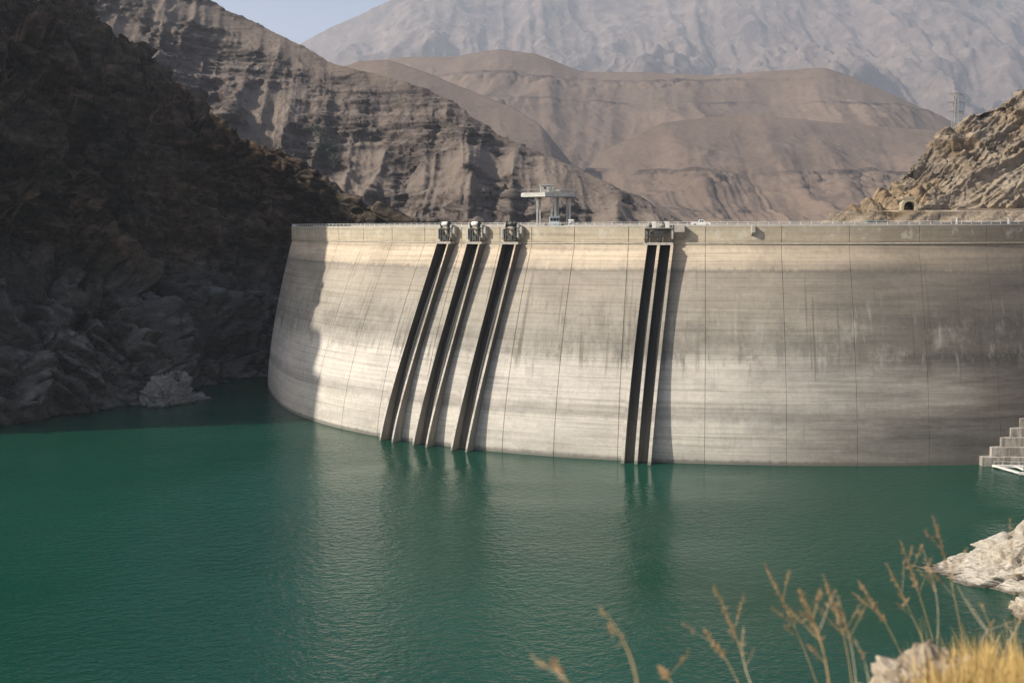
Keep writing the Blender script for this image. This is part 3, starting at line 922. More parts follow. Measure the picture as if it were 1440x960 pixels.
# ------------------------------------------------------------------ white pickup on the crest road
def pickup():
    dk = -8.0
    b = dam_pt(dk, ZC + 0.29, 0, dam_r(dk, LEDGE) - 2.4)
    t = empty('pickup_truck', (b[0], b[1], ZC - 0.09), R_(dk))
    tag(t, 'white pickup truck driving along the dam crest road', 'truck')
    def loft(name, prof, w, mat, parent, inset=0.0):
        # side profile (x, z) extruded across the width, upper points pulled in
        n = len(prof)
        zmax, zmin = max(p[1] for p in prof), min(p[1] for p in prof)
        vs_ = []
        for s in (-1, 1):
            for x, z in prof:
                k = 1 - inset * (z - zmin) / (zmax - zmin + 1e-6)
                vs_.append((x, s * w / 2 * k, z))
        fs = [tuple(range(n)), tuple(range(2 * n - 1, n - 1, -1))] + [(i, n + i, n + (i + 1) % n, (i + 1) % n) for i in range(n)]
        return MB().add(vs_, fs).build(name, mat, parent, bevel=0.03)
    body = loft('body', [(-2.55, 0.45), (-2.55, 1.02), (0.55, 1.04), (0.95, 1.08), (2.25, 0.98), (2.5, 0.82), (2.52, 0.42), (2.0, 0.36), (-2.0, 0.36)], 1.75, M_car, t, 0.05)
    cab = loft('cab', [(-0.65, 1.0), (-0.55, 1.66), (-0.35, 1.72), (0.55, 1.72), (1.2, 1.06)], 1.62, M_car, t, 0.14)
    for s in (-1, 1):
        MB().add([(-0.45, s * 0.795, 1.12), (0.12, s * 0.795, 1.12), (0.12, s * 0.72, 1.6), (-0.38, s * 0.72, 1.6)], [(0, 1, 2, 3)]).build('side_window', M_glass, cab)
        MB().add([(0.18, s * 0.795, 1.12), (0.95, s * 0.795, 1.12), (0.5, s * 0.72, 1.6), (0.18, s * 0.72, 1.6)], [(0, 1, 2, 3)]).build('side_window', M_glass, cab)
        MB().box((2.46, s * 0.65, 0.78), (0.1, 0.36, 0.2)).build('headlight', M_lamp, body)
        MB().box((-2.56, s * 0.75, 0.85), (0.06, 0.16, 0.3)).build('tail_light', M_red, body)
        MB().box((1.0, s * 0.95, 1.2), (0.12, 0.2, 0.16)).build('mirror', M_car, cab)
        for x in (-1.55, 1.6):
            w = MB().tube((x, s * 0.72, 0.36), (x, s * 0.9, 0.36), 0.36, n=20).build('wheel', M_tyre, t, False)
            MB().tube((x, s * 0.9, 0.36), (x, s * 0.915, 0.36), 0.2, n=14).build('rim', M_grey, w)
    MB().add([(0.62, -0.68, 1.66), (0.62, 0.68, 1.66), (1.17, 0.74, 1.12), (1.17, -0.74, 1.12)], [(0, 1, 2, 3)]).build('windscreen', M_glass, cab)
    bed = MB().box((-1.55, 0, 0.98), (1.75, 1.45, 0.1)).build('load_bed', M_steel, t)
    for s in (-1, 1):
        MB().box((-1.6, s * 0.82, 1.12), (1.9, 0.08, 0.2)).build('bed_side', M_car, bed)
    MB().box((2.56, 0, 0.5), (0.12, 1.7, 0.22)).build('bumper', M_grey, body)
pickup()

# ------------------------------------------------------------------ water
nx = 2
P = np.array([[[-700, -400, 0], [-700, 460, 0]], [[520, -400, 0], [520, 460, 0]]], float)
w = link('water', grid_mesh('water', P), M_water)
tag(w, kind='structure')

# ------------------------------------------------------------------ left gorge wall (near cliff, in shade)
HS = np.array([math.sin(SUN_AZ), -math.cos(SUN_AZ)])
UU = np.array([-HS[1], HS[0]])          # horizontal, across the sun direction

def sheet_from_lines(lines, weights):
    """interpolate a list of (n,3) polylines at rows v"""
    L_ = np.stack(lines, 1)
    t = np.linspace(0, len(lines) - 1, weights)
    i = np.clip(t.astype(int), 0, len(lines) - 2)
    f = (t - i)[None, :, None]
    return L_[:, i] * (1 - f) + L_[:, i + 1] * f

def cliff_near():
    shore = np.array([(-470, 188), (-400, 210), (-330, 230), (-260, 250), (-205, 269), (-174, 285), (-156, 299), (-147, 316), (-126, 328), (-114, 343),
                      (-116, 360), (-128, 385), (-150, 415), (-190, 450), (-240, 480)], float)
    S, t = resample(shore, 1400)
    S = smooth1(S, 81)
    dens = 1.0 + 5.0 * sstep(95, 72, S @ HS) * sstep(470, 420, S[:, 1])
    cum = np.cumsum(dens)
    pick = np.interp(np.linspace(cum[0], cum[-1], 640), cum, np.arange(1400))
    S = np.stack([np.interp(pick, np.arange(1400), S[:, k_]) for k_ in (0, 1)], -1)
    t = np.interp(pick, np.arange(1400), t)
    T = np.gradient(S, axis=0)
    T /= np.linalg.norm(T, axis=1, keepdims=True)
    Nn = smooth1(np.stack([-T[:, 1], T[:, 0]], -1), 61)      # into the land
    Nn /= np.linalg.norm(Nn, axis=1, keepdims=True)
    hs0 = S @ HS
    nv = 360
    v = np.linspace(0, 1, nv)
    # height of the brow follows the sun line so that the crags beyond stay in its shade
    P = np.zeros((len(S), nv, 3))
    top = (78 + 0.574 * hs0) / 0.819
    corner = sstep(t[-1] * 0.80, t[-1] * 0.93, t)
    for j, vv in enumerate(v):
        zf = min(vv / 0.8, 1.0)
        z = -6 + (top + 6) * zf
        off = 4 + np.where(hs0 > 75, z * 0.13, 0) + np.where(hs0 <= 75, 1, 0) * 0
        k = np.clip((95 - hs0) / 40, 0, 1)                    # in view: lean back more
        prof = z * (0.13 + k * 0.30) + k * 14 * sstep(34, 60, z) + k * 10 * sstep(80, 110, z)
        off = prof
        if vv > 0.8:
            w = (vv - 0.8) / 0.2
            off = off + w * 230
            z = z + 85 * w ** 5
        P[:, j, :2] = S + Nn * np.asarray(off)[:, None]
        P[:, j, 2] = z
    n = normals(P)
    if np.mean((n[:, :, :2] * -Nn[:, None, :]).sum(-1)) < 0:
        n = -n
    q = frame_coords(P, -0.85, 0.25, (34, 14, 9))
    q2 = frame_coords(P, -0.7, 0.4, (11, 4.2, 2.8))
    big = fbm(P / 46.0, 3)
    wq = fbm(P / 17.0 + 2, 3)[..., None]
    b1 = frame_coords(P, -0.85, 0.3, (46, 24, 15)) + wq * 0.22
    b2 = frame_coords(P, -0.8, 0.2, (17, 9, 5.0)) + wq * 0.3
    b3 = frame_coords(P, -0.7, 0.4, (6.5, 3.6, 2.0)) + wq * 0.4
    d = 6.0 * big + 12.0 * blocks(b1, 0.07, 1.0, 0.5) + 4.6 * blocks(b2, 0.08, 1.0, 0.6) + 1.3 * blocks(b3, 0.10) + 0.8 * ridged(q2 + fbm(P / 9)[..., None] * 0.35, 3) + 0.5 * fbm(P / 2.6, 4)
    foot = (sstep(-6, 10, P[..., 2]) * 0.75 + 0.25) * (1 - 0.8 * sstep(82, 120, hs0))[:, None]
    P = P + n * (d * foot)[..., None]
    # keep the brow behind the sun line that grazes the left end of the dam
    hs = P[..., :2] @ HS
    u = P[..., :2] @ UU
    vv = 0.819 * P[..., 2] - 0.574 * hs
    lim = np.interp(vv, [-250, -38, 13, 70, 84, 140], [-300, -316, -308, -311, -336, -420]) - np.abs(fbm(P / 20.0, 3)) * 1.2
    far = sstep(60, 90, hs)
    over = np.clip(u - lim, 0, None) * far
    P[..., 0] -= UU[0] * over
    P[..., 1] -= UU[1] * over
    return P
PA = cliff_near()
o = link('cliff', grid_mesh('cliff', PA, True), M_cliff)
tag(o, 'dark shaded rock cliff rising from the water at the left', kind='structure')

# ------------------------------------------------------------------ abutment ridge behind it
def cliff_abutment():
    shore = np.array([(-275, 455), (-215, 420), (-165, 385), (-135, 366), (-115, 372), (-108, 395), (-101, 412), (-84, 424), (-50, 436), (-10, 448), (40, 460)], float)
    crest = [at(*c) for c in ((-140, -230, 600), (20, -80, 560), (100, -15, 530), (150, 46, 510), (205, 74, 500), (260, 134, 490), (310, 170, 482), (335, 190, 478), (400, 210, 470),
                              (445, 245, 466), (482, 272, 462), (540, 299, 458), (585, 320, 456), (640, 350, 454))]
    S, _ = resample(shore, 430)
    S = smooth1(S, 21)
    Ct, _ = resample(crest, 430)
    nv = 260
    P = np.zeros((430, nv, 3))
    for j, vv in enumerate(np.linspace(0, 1, nv)):
        if vv < 0.82:
            f = vv / 0.82
            z = -5 + (Ct[:, 2] + 5) * f
            k = f ** 1.25
            k = k + 0.0 * f
            P[:, j, :2] = S * (1 - k)[..., None] + Ct[:, :2] * k[..., None] if np.ndim(k) else S * (1 - k) + Ct[:, :2] * k
            P[:, j, 2] = z
        else:
            w = (vv - 0.82) / 0.18
            P[:, j, :2] = Ct[:, :2] + np.array([-0.15, 1.0]) * w * 90
            P[:, j, 2] = Ct[:, 2] - 70 * w ** 1.3
    n = normals(P)
    if n[:, :200, 1].mean() > 0:
        n = -n
    q = frame_coords(P, -0.6, 0.3, (30, 12, 8))
    q2 = frame_coords(P, -0.5, 0.3, (9, 4, 2.4))
    wq = fbm(P / 15.0 + 7, 3)[..., None]
    b1 = frame_coords(P, -0.55, 0.2, (40, 20, 12)) + wq * 0.22 + 3.7
    b2 = frame_coords(P, -0.5, 0.3, (14, 8, 4.2)) + wq * 0.3 + 1.3
    b3 = frame_coords(P, -0.45, 0.3, (5.5, 3.4, 1.8)) + wq * 0.4
    d = 4.0 * fbm(P / 40.0 + 3.3, 3) + 8.5 * blocks(b1, 0.07, 1.0, 0.5) + 3.4 * blocks(b2, 0.08, 1.0, 0.6) + 1.2 * blocks(b3, 0.10) + 0.8 * ridged(q2 + fbm(P / 8)[..., None] * 0.3, 3) + 0.5 * fbm(P / 2.7, 4)
    damp = np.ones(d.shape) * (1 - 0.72 * sstep(0.70, 0.86, np.linspace(0, 1, 430)))[:, None]
    P = P + n * (d * damp)[..., None]
    return P
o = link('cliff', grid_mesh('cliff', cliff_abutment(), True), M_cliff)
tag(o, 'dark rocky abutment ridge behind the left end of the dam', kind='structure')

# ------------------------------------------------------------------ generic mountain side
def mountain(name, crest, depth, base_z, nu, nv, mat, spur=(90, 30), rough=8.0, scale=60.0, strata=None, seed=0.0, profile=1.0, back=0.12,
             skew=0.35, foot_dir=None, label=None, scree=True, spur_round=1.0, crest_rough=1.0, bands=None, warpk=0.3, small=(0.45, 0.2, 0.09), gain=0.55, k=1.0, blk=None, rf=None, rk=1.0):
    crest = [(a_, b_, c_ * k) for a_, b_, c_ in crest]
    depth = np.asarray(depth, float) * k
    spur, rough, scale = (spur[0] * k, spur[1] * k), rough * k, scale * k
    if bands is not None:
        bands = [(60 + (z_ - 60) * k, th_ * k, am_ * k) for z_, th_, am_ in bands]
    C_, t = resample([at(*c) for c in crest], nu)
    C_ = smooth1(C_, max(5, nu // 60))
    T = np.gradient(C_[:, :2], axis=0)
    T /= np.linalg.norm(T, axis=1, keepdims=True)
    D_ = np.stack([T[:, 1], -T[:, 0]], -1)
    D_ = smooth1(D_, nu // 2)
    if foot_dir is not None:
        D_ = D_ * 0.4 + np.array(foot_dir) * 0.6
    D_ /= np.linalg.norm(D_, axis=1, keepdims=True)
    v = np.linspace(-back, 1, nv)
    P = np.zeros((nu, nv, 3))
    V = np.broadcast_to(v, (nu, nv))
    dep = np.full(nu, float(depth)) if np.ndim(depth) == 0 else np.interp(np.linspace(0, 1, nu), np.linspace(0, 1, len(depth)), depth)
    P[..., :2] = C_[:, None, :2] + D_[:, None, :] * (V * dep[:, None])[..., None]
    f = np.where(V < 0, -V * 0.9, np.clip(V, 0, 1) ** profile)
    P[..., 2] = C_[:, None, 2] - (C_[:, None, 2] - base_z) * f
    # spurs and gullies running down the slope
    lam, amp = spur
    tt = np.broadcast_to(t[:, None], V.shape)
    warp = fbm(P / (lam * 1.6) + seed, 3)
    a = np.stack([(tt + skew * V * dep[:, None]) / lam + warp * warpk + seed, V * 0.7 + seed, np.full(V.shape, 0.37 + seed)], -1)
    sp = 1 - np.abs(perlin(a)) * 2.0
    b = a * np.array([2.3, 1.6, 1.0]) + 5.2
    sp = sp * spur_round + small[0] * (1 - np.abs(perlin(b)) * 2.0)
    c = a * np.array([5.1, 2.6, 1.0]) + 1.7
    sp = sp + small[1] * (1 - np.abs(perlin(c)) * 2.0) + small[2] * (1 - np.abs(perlin(c * np.array([2.3, 1.5, 1.0]) + 3.1)) * 2.0)
    wv = np.clip(V, 0, 1) ** 0.7 * (1 - 0.35 * np.clip(V, 0, 1)) + 0.02
    P[..., 2] += amp * wv * (sp - 0.9)
    if rf:
        xy = np.stack([P[..., 0], P[..., 1], np.full(V.shape, seed * 31.0)], -1) / (rf[1] * k)
        xy = xy + 0.18 * fbm(xy * 0.8 + 3.0, 3)[..., None]
        P[..., 2] += rf[0] * k * (wv + 0.04) * (ridged(xy, 7, 0.52) - 0.35)
    n = normals(P)
    n = np.where(n[..., 2:3] < 0, -n, n)
    d = rough * (fbm(P / scale + seed, 6, gain) + 0.8 * (ridged(P / (scale * 0.6) + seed, 5, gain) - 0.1))
    mask = sstep(-0.12, 0.35, fbm(P / (scale * 2.2) + seed * 2 + 9, 4) + 0.10 + 0.3 * (0.5 - V))
    mask = mask * rk
    edge = sstep(0.0, 0.1, np.abs(V)) * (1 - crest_rough * 0.6) + crest_rough * 0.6
    d = d * (0.35 + 0.65 * mask) * edge
    if blk:
        wq = fbm(P / (scale * 0.8) + 4, 3)[..., None]
        d = d + mask * edge * (blk[0] * blocks(P / np.array(blk[1]) + wq * 0.3 + seed, 0.1) + 0.45 * blk[0] * blocks(P / np.array(blk[1]) * 2.6 + wq * 0.5 + seed, 0.12))
    if strata:
        step, sa, tilt = strata
        zt = P[..., 2] + P[..., :2] @ np.array(tilt) + 0.25 * step * fbm(P / (scale * 1.2), 3)
        one = np.stack([zt / step, 0 * zt + seed, 0 * zt], -1)
        s1 = np.tanh(4 * perlin(one)) + 0.6 * np.tanh(4 * perlin(one * 2.7 + 3)) + 0.3 * np.tanh(4 * perlin(one * 6.3 + 8))
        blocky = np.tanh(2.5 * fbm(P / (step * 1.1) + 2, 3))
        d = d + sa * mask * s1 * (0.75 + 0.45 * blocky) * edge
    if bands is not None:
        for z0, th, am in bands:
            zz = P[..., 2] + 0.03 * P[..., 0] + 10 * k * fbm(P / (150.0 * k) + 1, 3)
            m_ = np.clip(fbm(P / (130.0 * k) + z0, 3) + 0.62, 0, 1) * np.clip(fbm(P / (26.0 * k) + z0, 3) + 0.85, 0, 1.4)
            d = d + am * m_ * sstep(z0 + th * 1.5, z0 + th, zz) * sstep(z0 - th * 8, z0, zz)
            mask = np.maximum(mask, 1.9 * m_ * sstep(z0 + th * 1.6, z0 + th, zz) * sstep(z0 - th * 0.6, z0, zz))
    h = n.copy()
    if strata or bands is not None:
        h[..., 2] *= 0.35
    P = P + h * d[..., None]
    o_ = link(name, grid_mesh(name, P, True, attrs={'scree': 1 - np.clip(mask, 0, 1)}, flip=False), mat)
    tag(o_, label, kind='structure')
    return P

PM = mountain('mountain_ridge', [(-160, -330, 1050), (60, -190, 1060), (180, -70, 1060), (280, -4, 1050), (345, 24, 1040), (420, 62, 1020), (470, 89, 1000), (540, 104, 980), (600, 124, 960),
              (645, 150, 940), (700, 188, 910), (760, 214, 880), (830, 245, 850), (890, 273, 830), (960, 312, 800), (1040, 352, 780), (1120, 392, 770)],
              [460, 440, 400, 340, 260], -20, 900, 430, M_ridge, warpk=0.1, rf=(24.0, 120.0), spur=(118, 50), small=(0.5, 0.22, 0.08), rough=2.0, scale=36.0, blk=(2.3, (24.0, 24.0, 6.0)), strata=(13.0, 4.2, (0.06, 0.03)), seed=2.4, profile=0.95,
              foot_dir=(0.25, -0.97), label='layered grey brown ridge descending to the right behind the dam', back=0.2, skew=-0.12)
mountain('hill', [(400, 130, 1800), (470, 98, 1790), (505, 86, 1780), (545, 84, 1760), (600, 102, 1730), (660, 126, 1700), (720, 150, 1670), (760, 175, 1640), (800, 225, 1600), (850, 300, 1560)],
         560, -20, 420, 240, M_hill, k=1.5, rk=0.3, rf=(16.0, 300.0), warpk=0.1, small=(0.2, 0.06, 0.02), spur=(260, 46), rough=3.5, scale=120.0, seed=5.1, spur_round=0.7, profile=0.85,
         foot_dir=(0.45, -0.9), label='smooth brown hump in front of the rounded hills', back=0.3, skew=0.0, crest_rough=0.3, bands=[(150, 7, 9)])
mountain('hill', [(360, 150, 2500), (470, 100, 2480), (560, 80, 2460), (640, 79, 2440), (700, 69, 2420), (755, 76, 2400), (820, 101, 2380), (900, 102, 2360), (1000, 106, 2340), (1100, 98, 2300), (1160, 94, 2290),
                  (1195, 106, 2280), (1250, 130, 2260), (1330, 166, 2230), (1420, 205, 2200), (1520, 250, 2150)],
         900, -20, 620, 270, M_hill, k=1.5, rk=0.3, rf=(40.0, 420.0), warpk=0.1, small=(0.3, 0.14, 0.06), spur=(340, 84), rough=5.0, scale=150.0, seed=8.7, spur_round=0.8, profile=0.9,
         foot_dir=(-0.05, -1.0), label='broad rounded brown hills behind the dam', back=0.3, skew=0.1, crest_rough=0.3, bands=[(392, 5, 14), (330, 4, 9)])
mountain('hill', [(740, 330, 1700), (800, 262, 1720), (850, 212, 1760), (930, 172, 1800), (1000, 164, 1820), (1060, 160, 1820), (1150, 170, 1810), (1250, 178, 1790), (1330, 184, 1770), (1420, 190, 1750), (1560, 210, 1720)],
         760, -20, 520, 260, M_hill, k=1.5, rk=0.3, rf=(26.0, 300.0), warpk=0.1, small=(0.3, 0.14, 0.06), spur=(230, 48), rough=3.5, scale=120.0, seed=13.3, spur_round=0.8, profile=0.8,
         foot_dir=(-0.1, -1.0), label='lower smooth brown hill with a thin rock band above the crest', back=0.3, skew=0.05, crest_rough=0.2, bands=[(146, 6, 14), (82, 3, 7)])
mountain('mountain', [(300, 140, 5200), (380, 82, 5200), (418, 60, 5200), (470, 30, 5200), (520, 9, 5200), (560, -4, 5250), (640, -30, 5300), (760, -62, 5300), (900, -52, 5300), (1050, -75, 5300), (1200, -60, 5300), (1350, -85, 5300), (1560, -70, 5200), (1700, -40, 5200)],
         2300, -20, 760, 350, M_far, k=1.9, warpk=0.28, gain=0.55, small=(0.45, 0.24, 0.12), rf=(330.0, 1250.0), spur=(940, 300), rough=14.0, scale=330.0, seed=21.9, profile=0.9, foot_dir=(0.0, -1.0),
         label='huge hazy grey mountain filling the background', back=0.2, skew=0.25, crest_rough=0.8)

# ------------------------------------------------------------------ right abutment hill with road bench
TUN = at(1277, 296.5, 343)
def right_hill():
    crest = [at(*c) for c in ((1090, 345, 352), (1150, 318, 356), (1196, 292, 362), (1242, 263, 370), (1288, 226, 380), (1330, 188, 390), (1375, 151, 400), (1405, 142, 405), (1440, 133, 410), (1520, 100, 420), (1640, 60, 430))]
    nu, nv = 640, 330
    Ct, t = resample(crest, nu)
    Ct = smooth1(Ct, 9)
    P = np.zeros((nu, nv, 3))
    xs = Ct[:, 0]
    zb = TUN[2]
    for j, vv in enumerate(np.linspace(0, 1, nv)):
        # rows: foot, rubble slope, road bench, rock face, brow, back slope
        ys = [312, 322, 334, 342]
        zs = [44.0, 56.0, zb, zb + 0.05]
        if vv < 0.22:
            f = vv / 0.22 * 3
            i = min(int(f), 2)
            g = f - i
            y = ys[i] * (1 - g) + ys[i + 1] * g
            z = zs[i] * (1 - g) + zs[i + 1] * g
            y = y + (Ct[:, 1] - 356) * 0.25
            z = np.minimum(z, Ct[:, 2] - 1.5)
            P[:, j] = np.stack([xs, y, z + 0 * xs], -1)
        elif vv < 0.8:
            f = (vv - 0.22) / 0.58
            z = np.minimum(zb, Ct[:, 2] - 1.5) * (1 - f) + Ct[:, 2] * f
            y0 = 342 + (Ct[:, 1] - 356) * 0.25
            g = f ** 1.15
            P[:, j] = np.stack([xs, y0 * (1 - g) + Ct[:, 1] * g, z], -1)
        else:
            w = (vv - 0.8) / 0.2
            P[:, j] = np.stack([xs + 120 * w, Ct[:, 1] + 260 * w, Ct[:, 2] - (Ct[:, 2] - 40) * (1 - (1 - w) ** 3)], -1)
    n = normals(P)
    if n[:, 80:250, 1].mean() > 0:
        n = -n
    q = frame_coords(P, 0.42, 0.12, (26, 12, 4.2))
    q2 = frame_coords(P, 0.36, 0.12, (9, 4.5, 1.5))
    V = np.broadcast_to(np.linspace(0, 1, nv), (nu, nv))
    h = (P[..., 2] - zb) / np.maximum(Ct[:, 2][:, None] - zb, 4)
    below = Ct[:, 2][:, None] - P[..., 2]
    rockm = sstep(1.0, 0.8, below / (6 + 0.42 * np.maximum(Ct[:, 2][:, None] - zb, 0)) + 0.25 * fbm(P / 14.0, 3))
    d = 2.3 * fbm(P / 22.0, 3) + rockm * (2.4 * ridged(q, 4) + 1.0 * ridged(q2 + fbm(P / 6)[..., None] * 0.3, 4)) + (1 - rockm) * (0.9 * ridged(q, 3) + 0.45 * ridged(q2, 3)) + 0.45 * fbm(P / 2.2, 4)
    wq = fbm(P / 12.0 + 4, 3)[..., None]
    d = d * 0.6 + (0.5 + 0.5 * rockm) * (1.6 * blocks(frame_coords(P, 0.42, 0.12, (30, 11, 5.5)) + wq * 0.25, 0.1) + 0.7 * blocks(frame_coords(P, 0.4, 0.1, (7, 4, 2.0)) + wq * 0.35, 0.12))
    bc = frame_coords(P, 0.40, 0.12, (90.0, 90.0, 4.2)) + 0.25 * fbm(P / 30.0 + 8, 3)[..., None]
    d = d + 1.5 * np.tanh(4 * perlin(bc)) + 0.7 * np.tanh(4 * perlin(bc * np.array([1.5, 1.5, 2.8]) + 5))
    groove = np.abs(perlin(np.stack([(P[..., 0] * 0.8 + P[..., 2] * 0.45) / 13.0, P[..., 1] / 40, 0 * V], -1)))
    d = d - rockm * 3.2 * np.clip(0.22 - groove, 0, 1) / 0.22
    d = d * np.where(V < 0.14, 0.4, np.where(V < 0.225, 0.06, 1.0)) * np.where(V > 0.82, 0.5, 1.0)
    P = P + n * d[..., None]
    return P, 1 - rockm
PR, sr = right_hill()
o = link('hill', grid_mesh('hill', PR, True, attrs={'scree': sr * 0.45}), M_right)
tag(o, 'sunlit tan bedded rock hill at the right with road bench and tunnel', kind='structure')

BENCH_A, BENCH_B = PR[:, int(0.158 * 330)], PR[:, int(0.212 * 330)]
def bench_y(x, row):
    return float(np.interp(x, row[:, 0], smooth1(row[:, 1], 41)))

# tunnel portal
def tunnel_portal():
    t = empty('tunnel_portal', (TUN[0], bench_y(TUN[0], BENCH_B) - 2.4, TUN[2] + 0.1), -0.06)
    tag(t, 'small yellowish arched tunnel portal at the foot of the right rock hill', 'tunnel')
    n = 16
    def arch(w, h):
        pts = [(-w, 0.0), (-w, h * 0.45)]
        for k in range(1, n):
            a = math.pi * (1 - k / n)
            pts.append((w * math.cos(a), h * 0.45 + h * 0.55 * math.sin(a)))
        return pts + [(w, h * 0.45), (w, 0.0)]
    o_, i_ = arch(2.7, 4.4), arch(1.85, 3.1)
    m_ = len(o_)
    vs_, fs = [], []
    for y in (0.0, 2.2):
        vs_ += [(x, y, z - 0.4) for x, z in o_] + [(x, y, z - (0.4 if z == 0 else 0)) for x, z in i_]
    for k in range(m_ - 1):
        fs += [(k, k + 1, m_ + k + 1, m_ + k), (2 * m_ + k, 3 * m_ + k, 3 * m_ + k + 1, 2 * m_ + k + 1),
               (k, 2 * m_ + k, 2 * m_ + k + 1, k + 1), (m_ + k, m_ + k + 1, 3 * m_ + k + 1, 3 * m_ + k)]
    MB().add(vs_, fs).build('portal_frame', M_portal, t)
    P = np.array([[[x * 1.02, y, z * 1.02 - 0.2] for y in np.linspace(2.0, 6.5, 6)] for x, z in i_])
    link('barrel', grid_mesh('barrel', P), M_asph, t)
    MB().box((0, 6.6, 1.5), (3.9, 0.3, 4)).build('tunnel_shade_end', M_steel, t)  # dark plate standing in for the deep shade inside the tunnel
    MB().box((0, 3.2, -0.15), (3.5, 6.5, 0.2)).build('tunnel_road', M_asph, t)
    MB().prism([(-2.5, 0.2), (2.5, 0.2), (2.5, 2.0), (-2.5, 2.0)], 4.1, 4.7).build('lintel', M_portal, t)
tunnel_portal()
# road on the bench
dx = np.linspace(TUN[0] - 14, TUN[0] + 80, 60)
ya = np.array([bench_y(x, BENCH_A) for x in dx])
yb = np.array([bench_y(x, BENCH_B) for x in dx])
P = np.stack([np.stack([dx, ya + (yb - ya) * f, np.full_like(dx, TUN[2] + h)], -1) for f, h in ((-0.06, -0.35), (0.0, 0.12), (0.35, 0.16), (0.7, 0.16), (1.0, 0.1))], 1)
tag(link('road', grid_mesh('road', P), M_dirt), 'dusty road bench leading to the tunnel', kind='structure')
# low roadside wall along the bench
wx = TUN[0] + 45
t = empty('roadside_wall', (wx, bench_y(wx, BENCH_A), TUN[2]), 0.0)
tag(t, 'low tan retaining wall edging the road at the right above the crest', 'wall')
for k in range(12):
    x = wx - 27 + k * 5.0
    y0, y1 = bench_y(x - 2.5, BENCH_A), bench_y(x + 2.5, BENCH_A)
    MB().box((x - wx, (y0 + y1) / 2 - t.location[1] + 0.2, 0.1), (4.85, 0.5, 1.1 + 0.1 * (k % 3)), math.atan2(y1 - y0, 5.0)).build('panel', M_dirt, t)
# green kiosk near the end of the crest
b = at(1233, 312.5, 300)
t = empty('bus', (b[0], b[1], ZC - 0.1), 0.0)
t.name = 'site_cabin'
tag(t, 'low dark green site cabin on the crest below the tunnel', 'cabin')
MB().box((0, 0, 0.75), (6.4, 2.4, 1.5)).build('wall', M_green, t)
MB().box((0, 0, 1.56), (6.8, 2.8, 0.14)).build('roof', M_green, t)
for x in (-2.2, 0, 2.2):
    MB().box((x, -1.22, 0.95), (1.1, 0.06, 0.6)).build('window', M_glass, t)

# ------------------------------------------------------------------ lattice pylon beyond the right hill
def pylon():
    D = 470
    topp = at(1345, 128, D)
    g = PR.reshape(-1, 3)
    base = g[np.argmin((g[:, 0] - topp[0]) ** 2 + (g[:, 1] - topp[1]) ** 2)]
    hgt = float(topp[2] - base[2] + 1.0)
    t = empty('transmission_pylon', (topp[0], topp[1], topp[2] - hgt), 0.15)
    tag(t, 'tall steel lattice transmission pylon behind the right hill skyline', 'pylon')
    mid_ = hgt - 12.5
    def w(z): return np.interp(z, [0, mid_, hgt], [3.4, 0.9, 0.55])
    for sx in (-1, 1):
        for sy in (-1, 1):
            mb = MB()
            for z0, z1 in ((0, mid_), (mid_, hgt)):
                mb.tube((sx * w(z0), sy * w(z0), z0), (sx * w(z1), sy * w(z1), z1), 0.13, n=5)
            mb.build('leg', M_grey, t)
    zs = np.r_[np.linspace(0, mid_, 8), np.linspace(mid_ + 2, hgt, 6)]
    for z0, z1 in zip(zs[:-1], zs[1:]):
        mb = MB()
        for s in (-1, 1):
            mb.tube((-w(z0), s * w(z0), z0), (w(z1), s * w(z1), z1), 0.06, n=4).tube((w(z0), s * w(z0), z0), (-w(z1), s * w(z1), z1), 0.06, n=4)
            mb.tube((s * w(z0), -w(z0), z0), (s * w(z1), w(z1), z1), 0.06, n=4).tube((s * w(z0), w(z0), z0), (s * w(z1), -w(z1), z1), 0.06, n=4)
        mb.build('bracing', M_grey, t)
    for z, l in ((hgt - 9.5, 4.0), (hgt - 5.4, 4.4), (hgt - 1.6, 3.6)):
        for s in (-1, 1):
            arm = MB().tube((0, 0, z + 1.0), (s * l, 0, z), 0.13, n=4).tube((s * 0.7, 0.7, z), (s * l, 0, z), 0.13, n=4).tube((s * 0.7, -0.7, z), (s * l, 0, z), 0.13, n=4).build('cross_arm', M_grey, t)
            MB().tube((s * l, 0, z), (s * l, 0, z - 1.4), 0.14, n=6).build('insulator', M_grey, arm)
pylon()

# ------------------------------------------------------------------ near bank: shore below and right of the standing place
def bank():
    shore = np.array([(-420, -10), (-160, 50), (-60, 82), (0, 90), (40, 100), (72, 128), (86, 152), (98, 176), (112, 205), (130, 236), (150, 246), (185, 262), (230, 300)], float)
    S, t = resample(shore, 360)
    S = smooth1(S, 25)
    T = np.gradient(S, axis=0)
    T /= np.linalg.norm(T, axis=1, keepdims=True)
    Nn = smooth1(np.stack([T[:, 1], -T[:, 0]], -1), 41)
    Nn /= np.linalg.norm(Nn, axis=1, keepdims=True)
    d = np.r_[np.linspace(-8, 0, 6), np.linspace(0.6, 100, 130)[0:], np.linspace(110, 420, 14)]
    P = np.zeros((360, len(d), 3))
    P[..., :2] = S[:, None] + Nn[:, None] * d[None, :, None]
    z = np.where(d < 100, d * 0.60, 60 + (d - 100) * 0.25)
    P[..., 2] = z
    rough = np.clip(d / 10, 0.2, 1) * np.where(d > 100, 2.0, 1)
    camd = np.linalg.norm(P[..., :2], axis=-1)
    P[..., 2] += rough * (2.4 * fbm(P / 22.0, 4) + 0.8 * ridged(P / 8.0, 3)) * sstep(6, 40, camd)
    P[..., 2] -= 5.0 * sstep(60, 12, camd)
    return P
o = link('shore_bank', grid_mesh('shore_bank', bank(), True), M_bank)
tag(o, 'stony bank of the reservoir on the near right side', kind='structure')

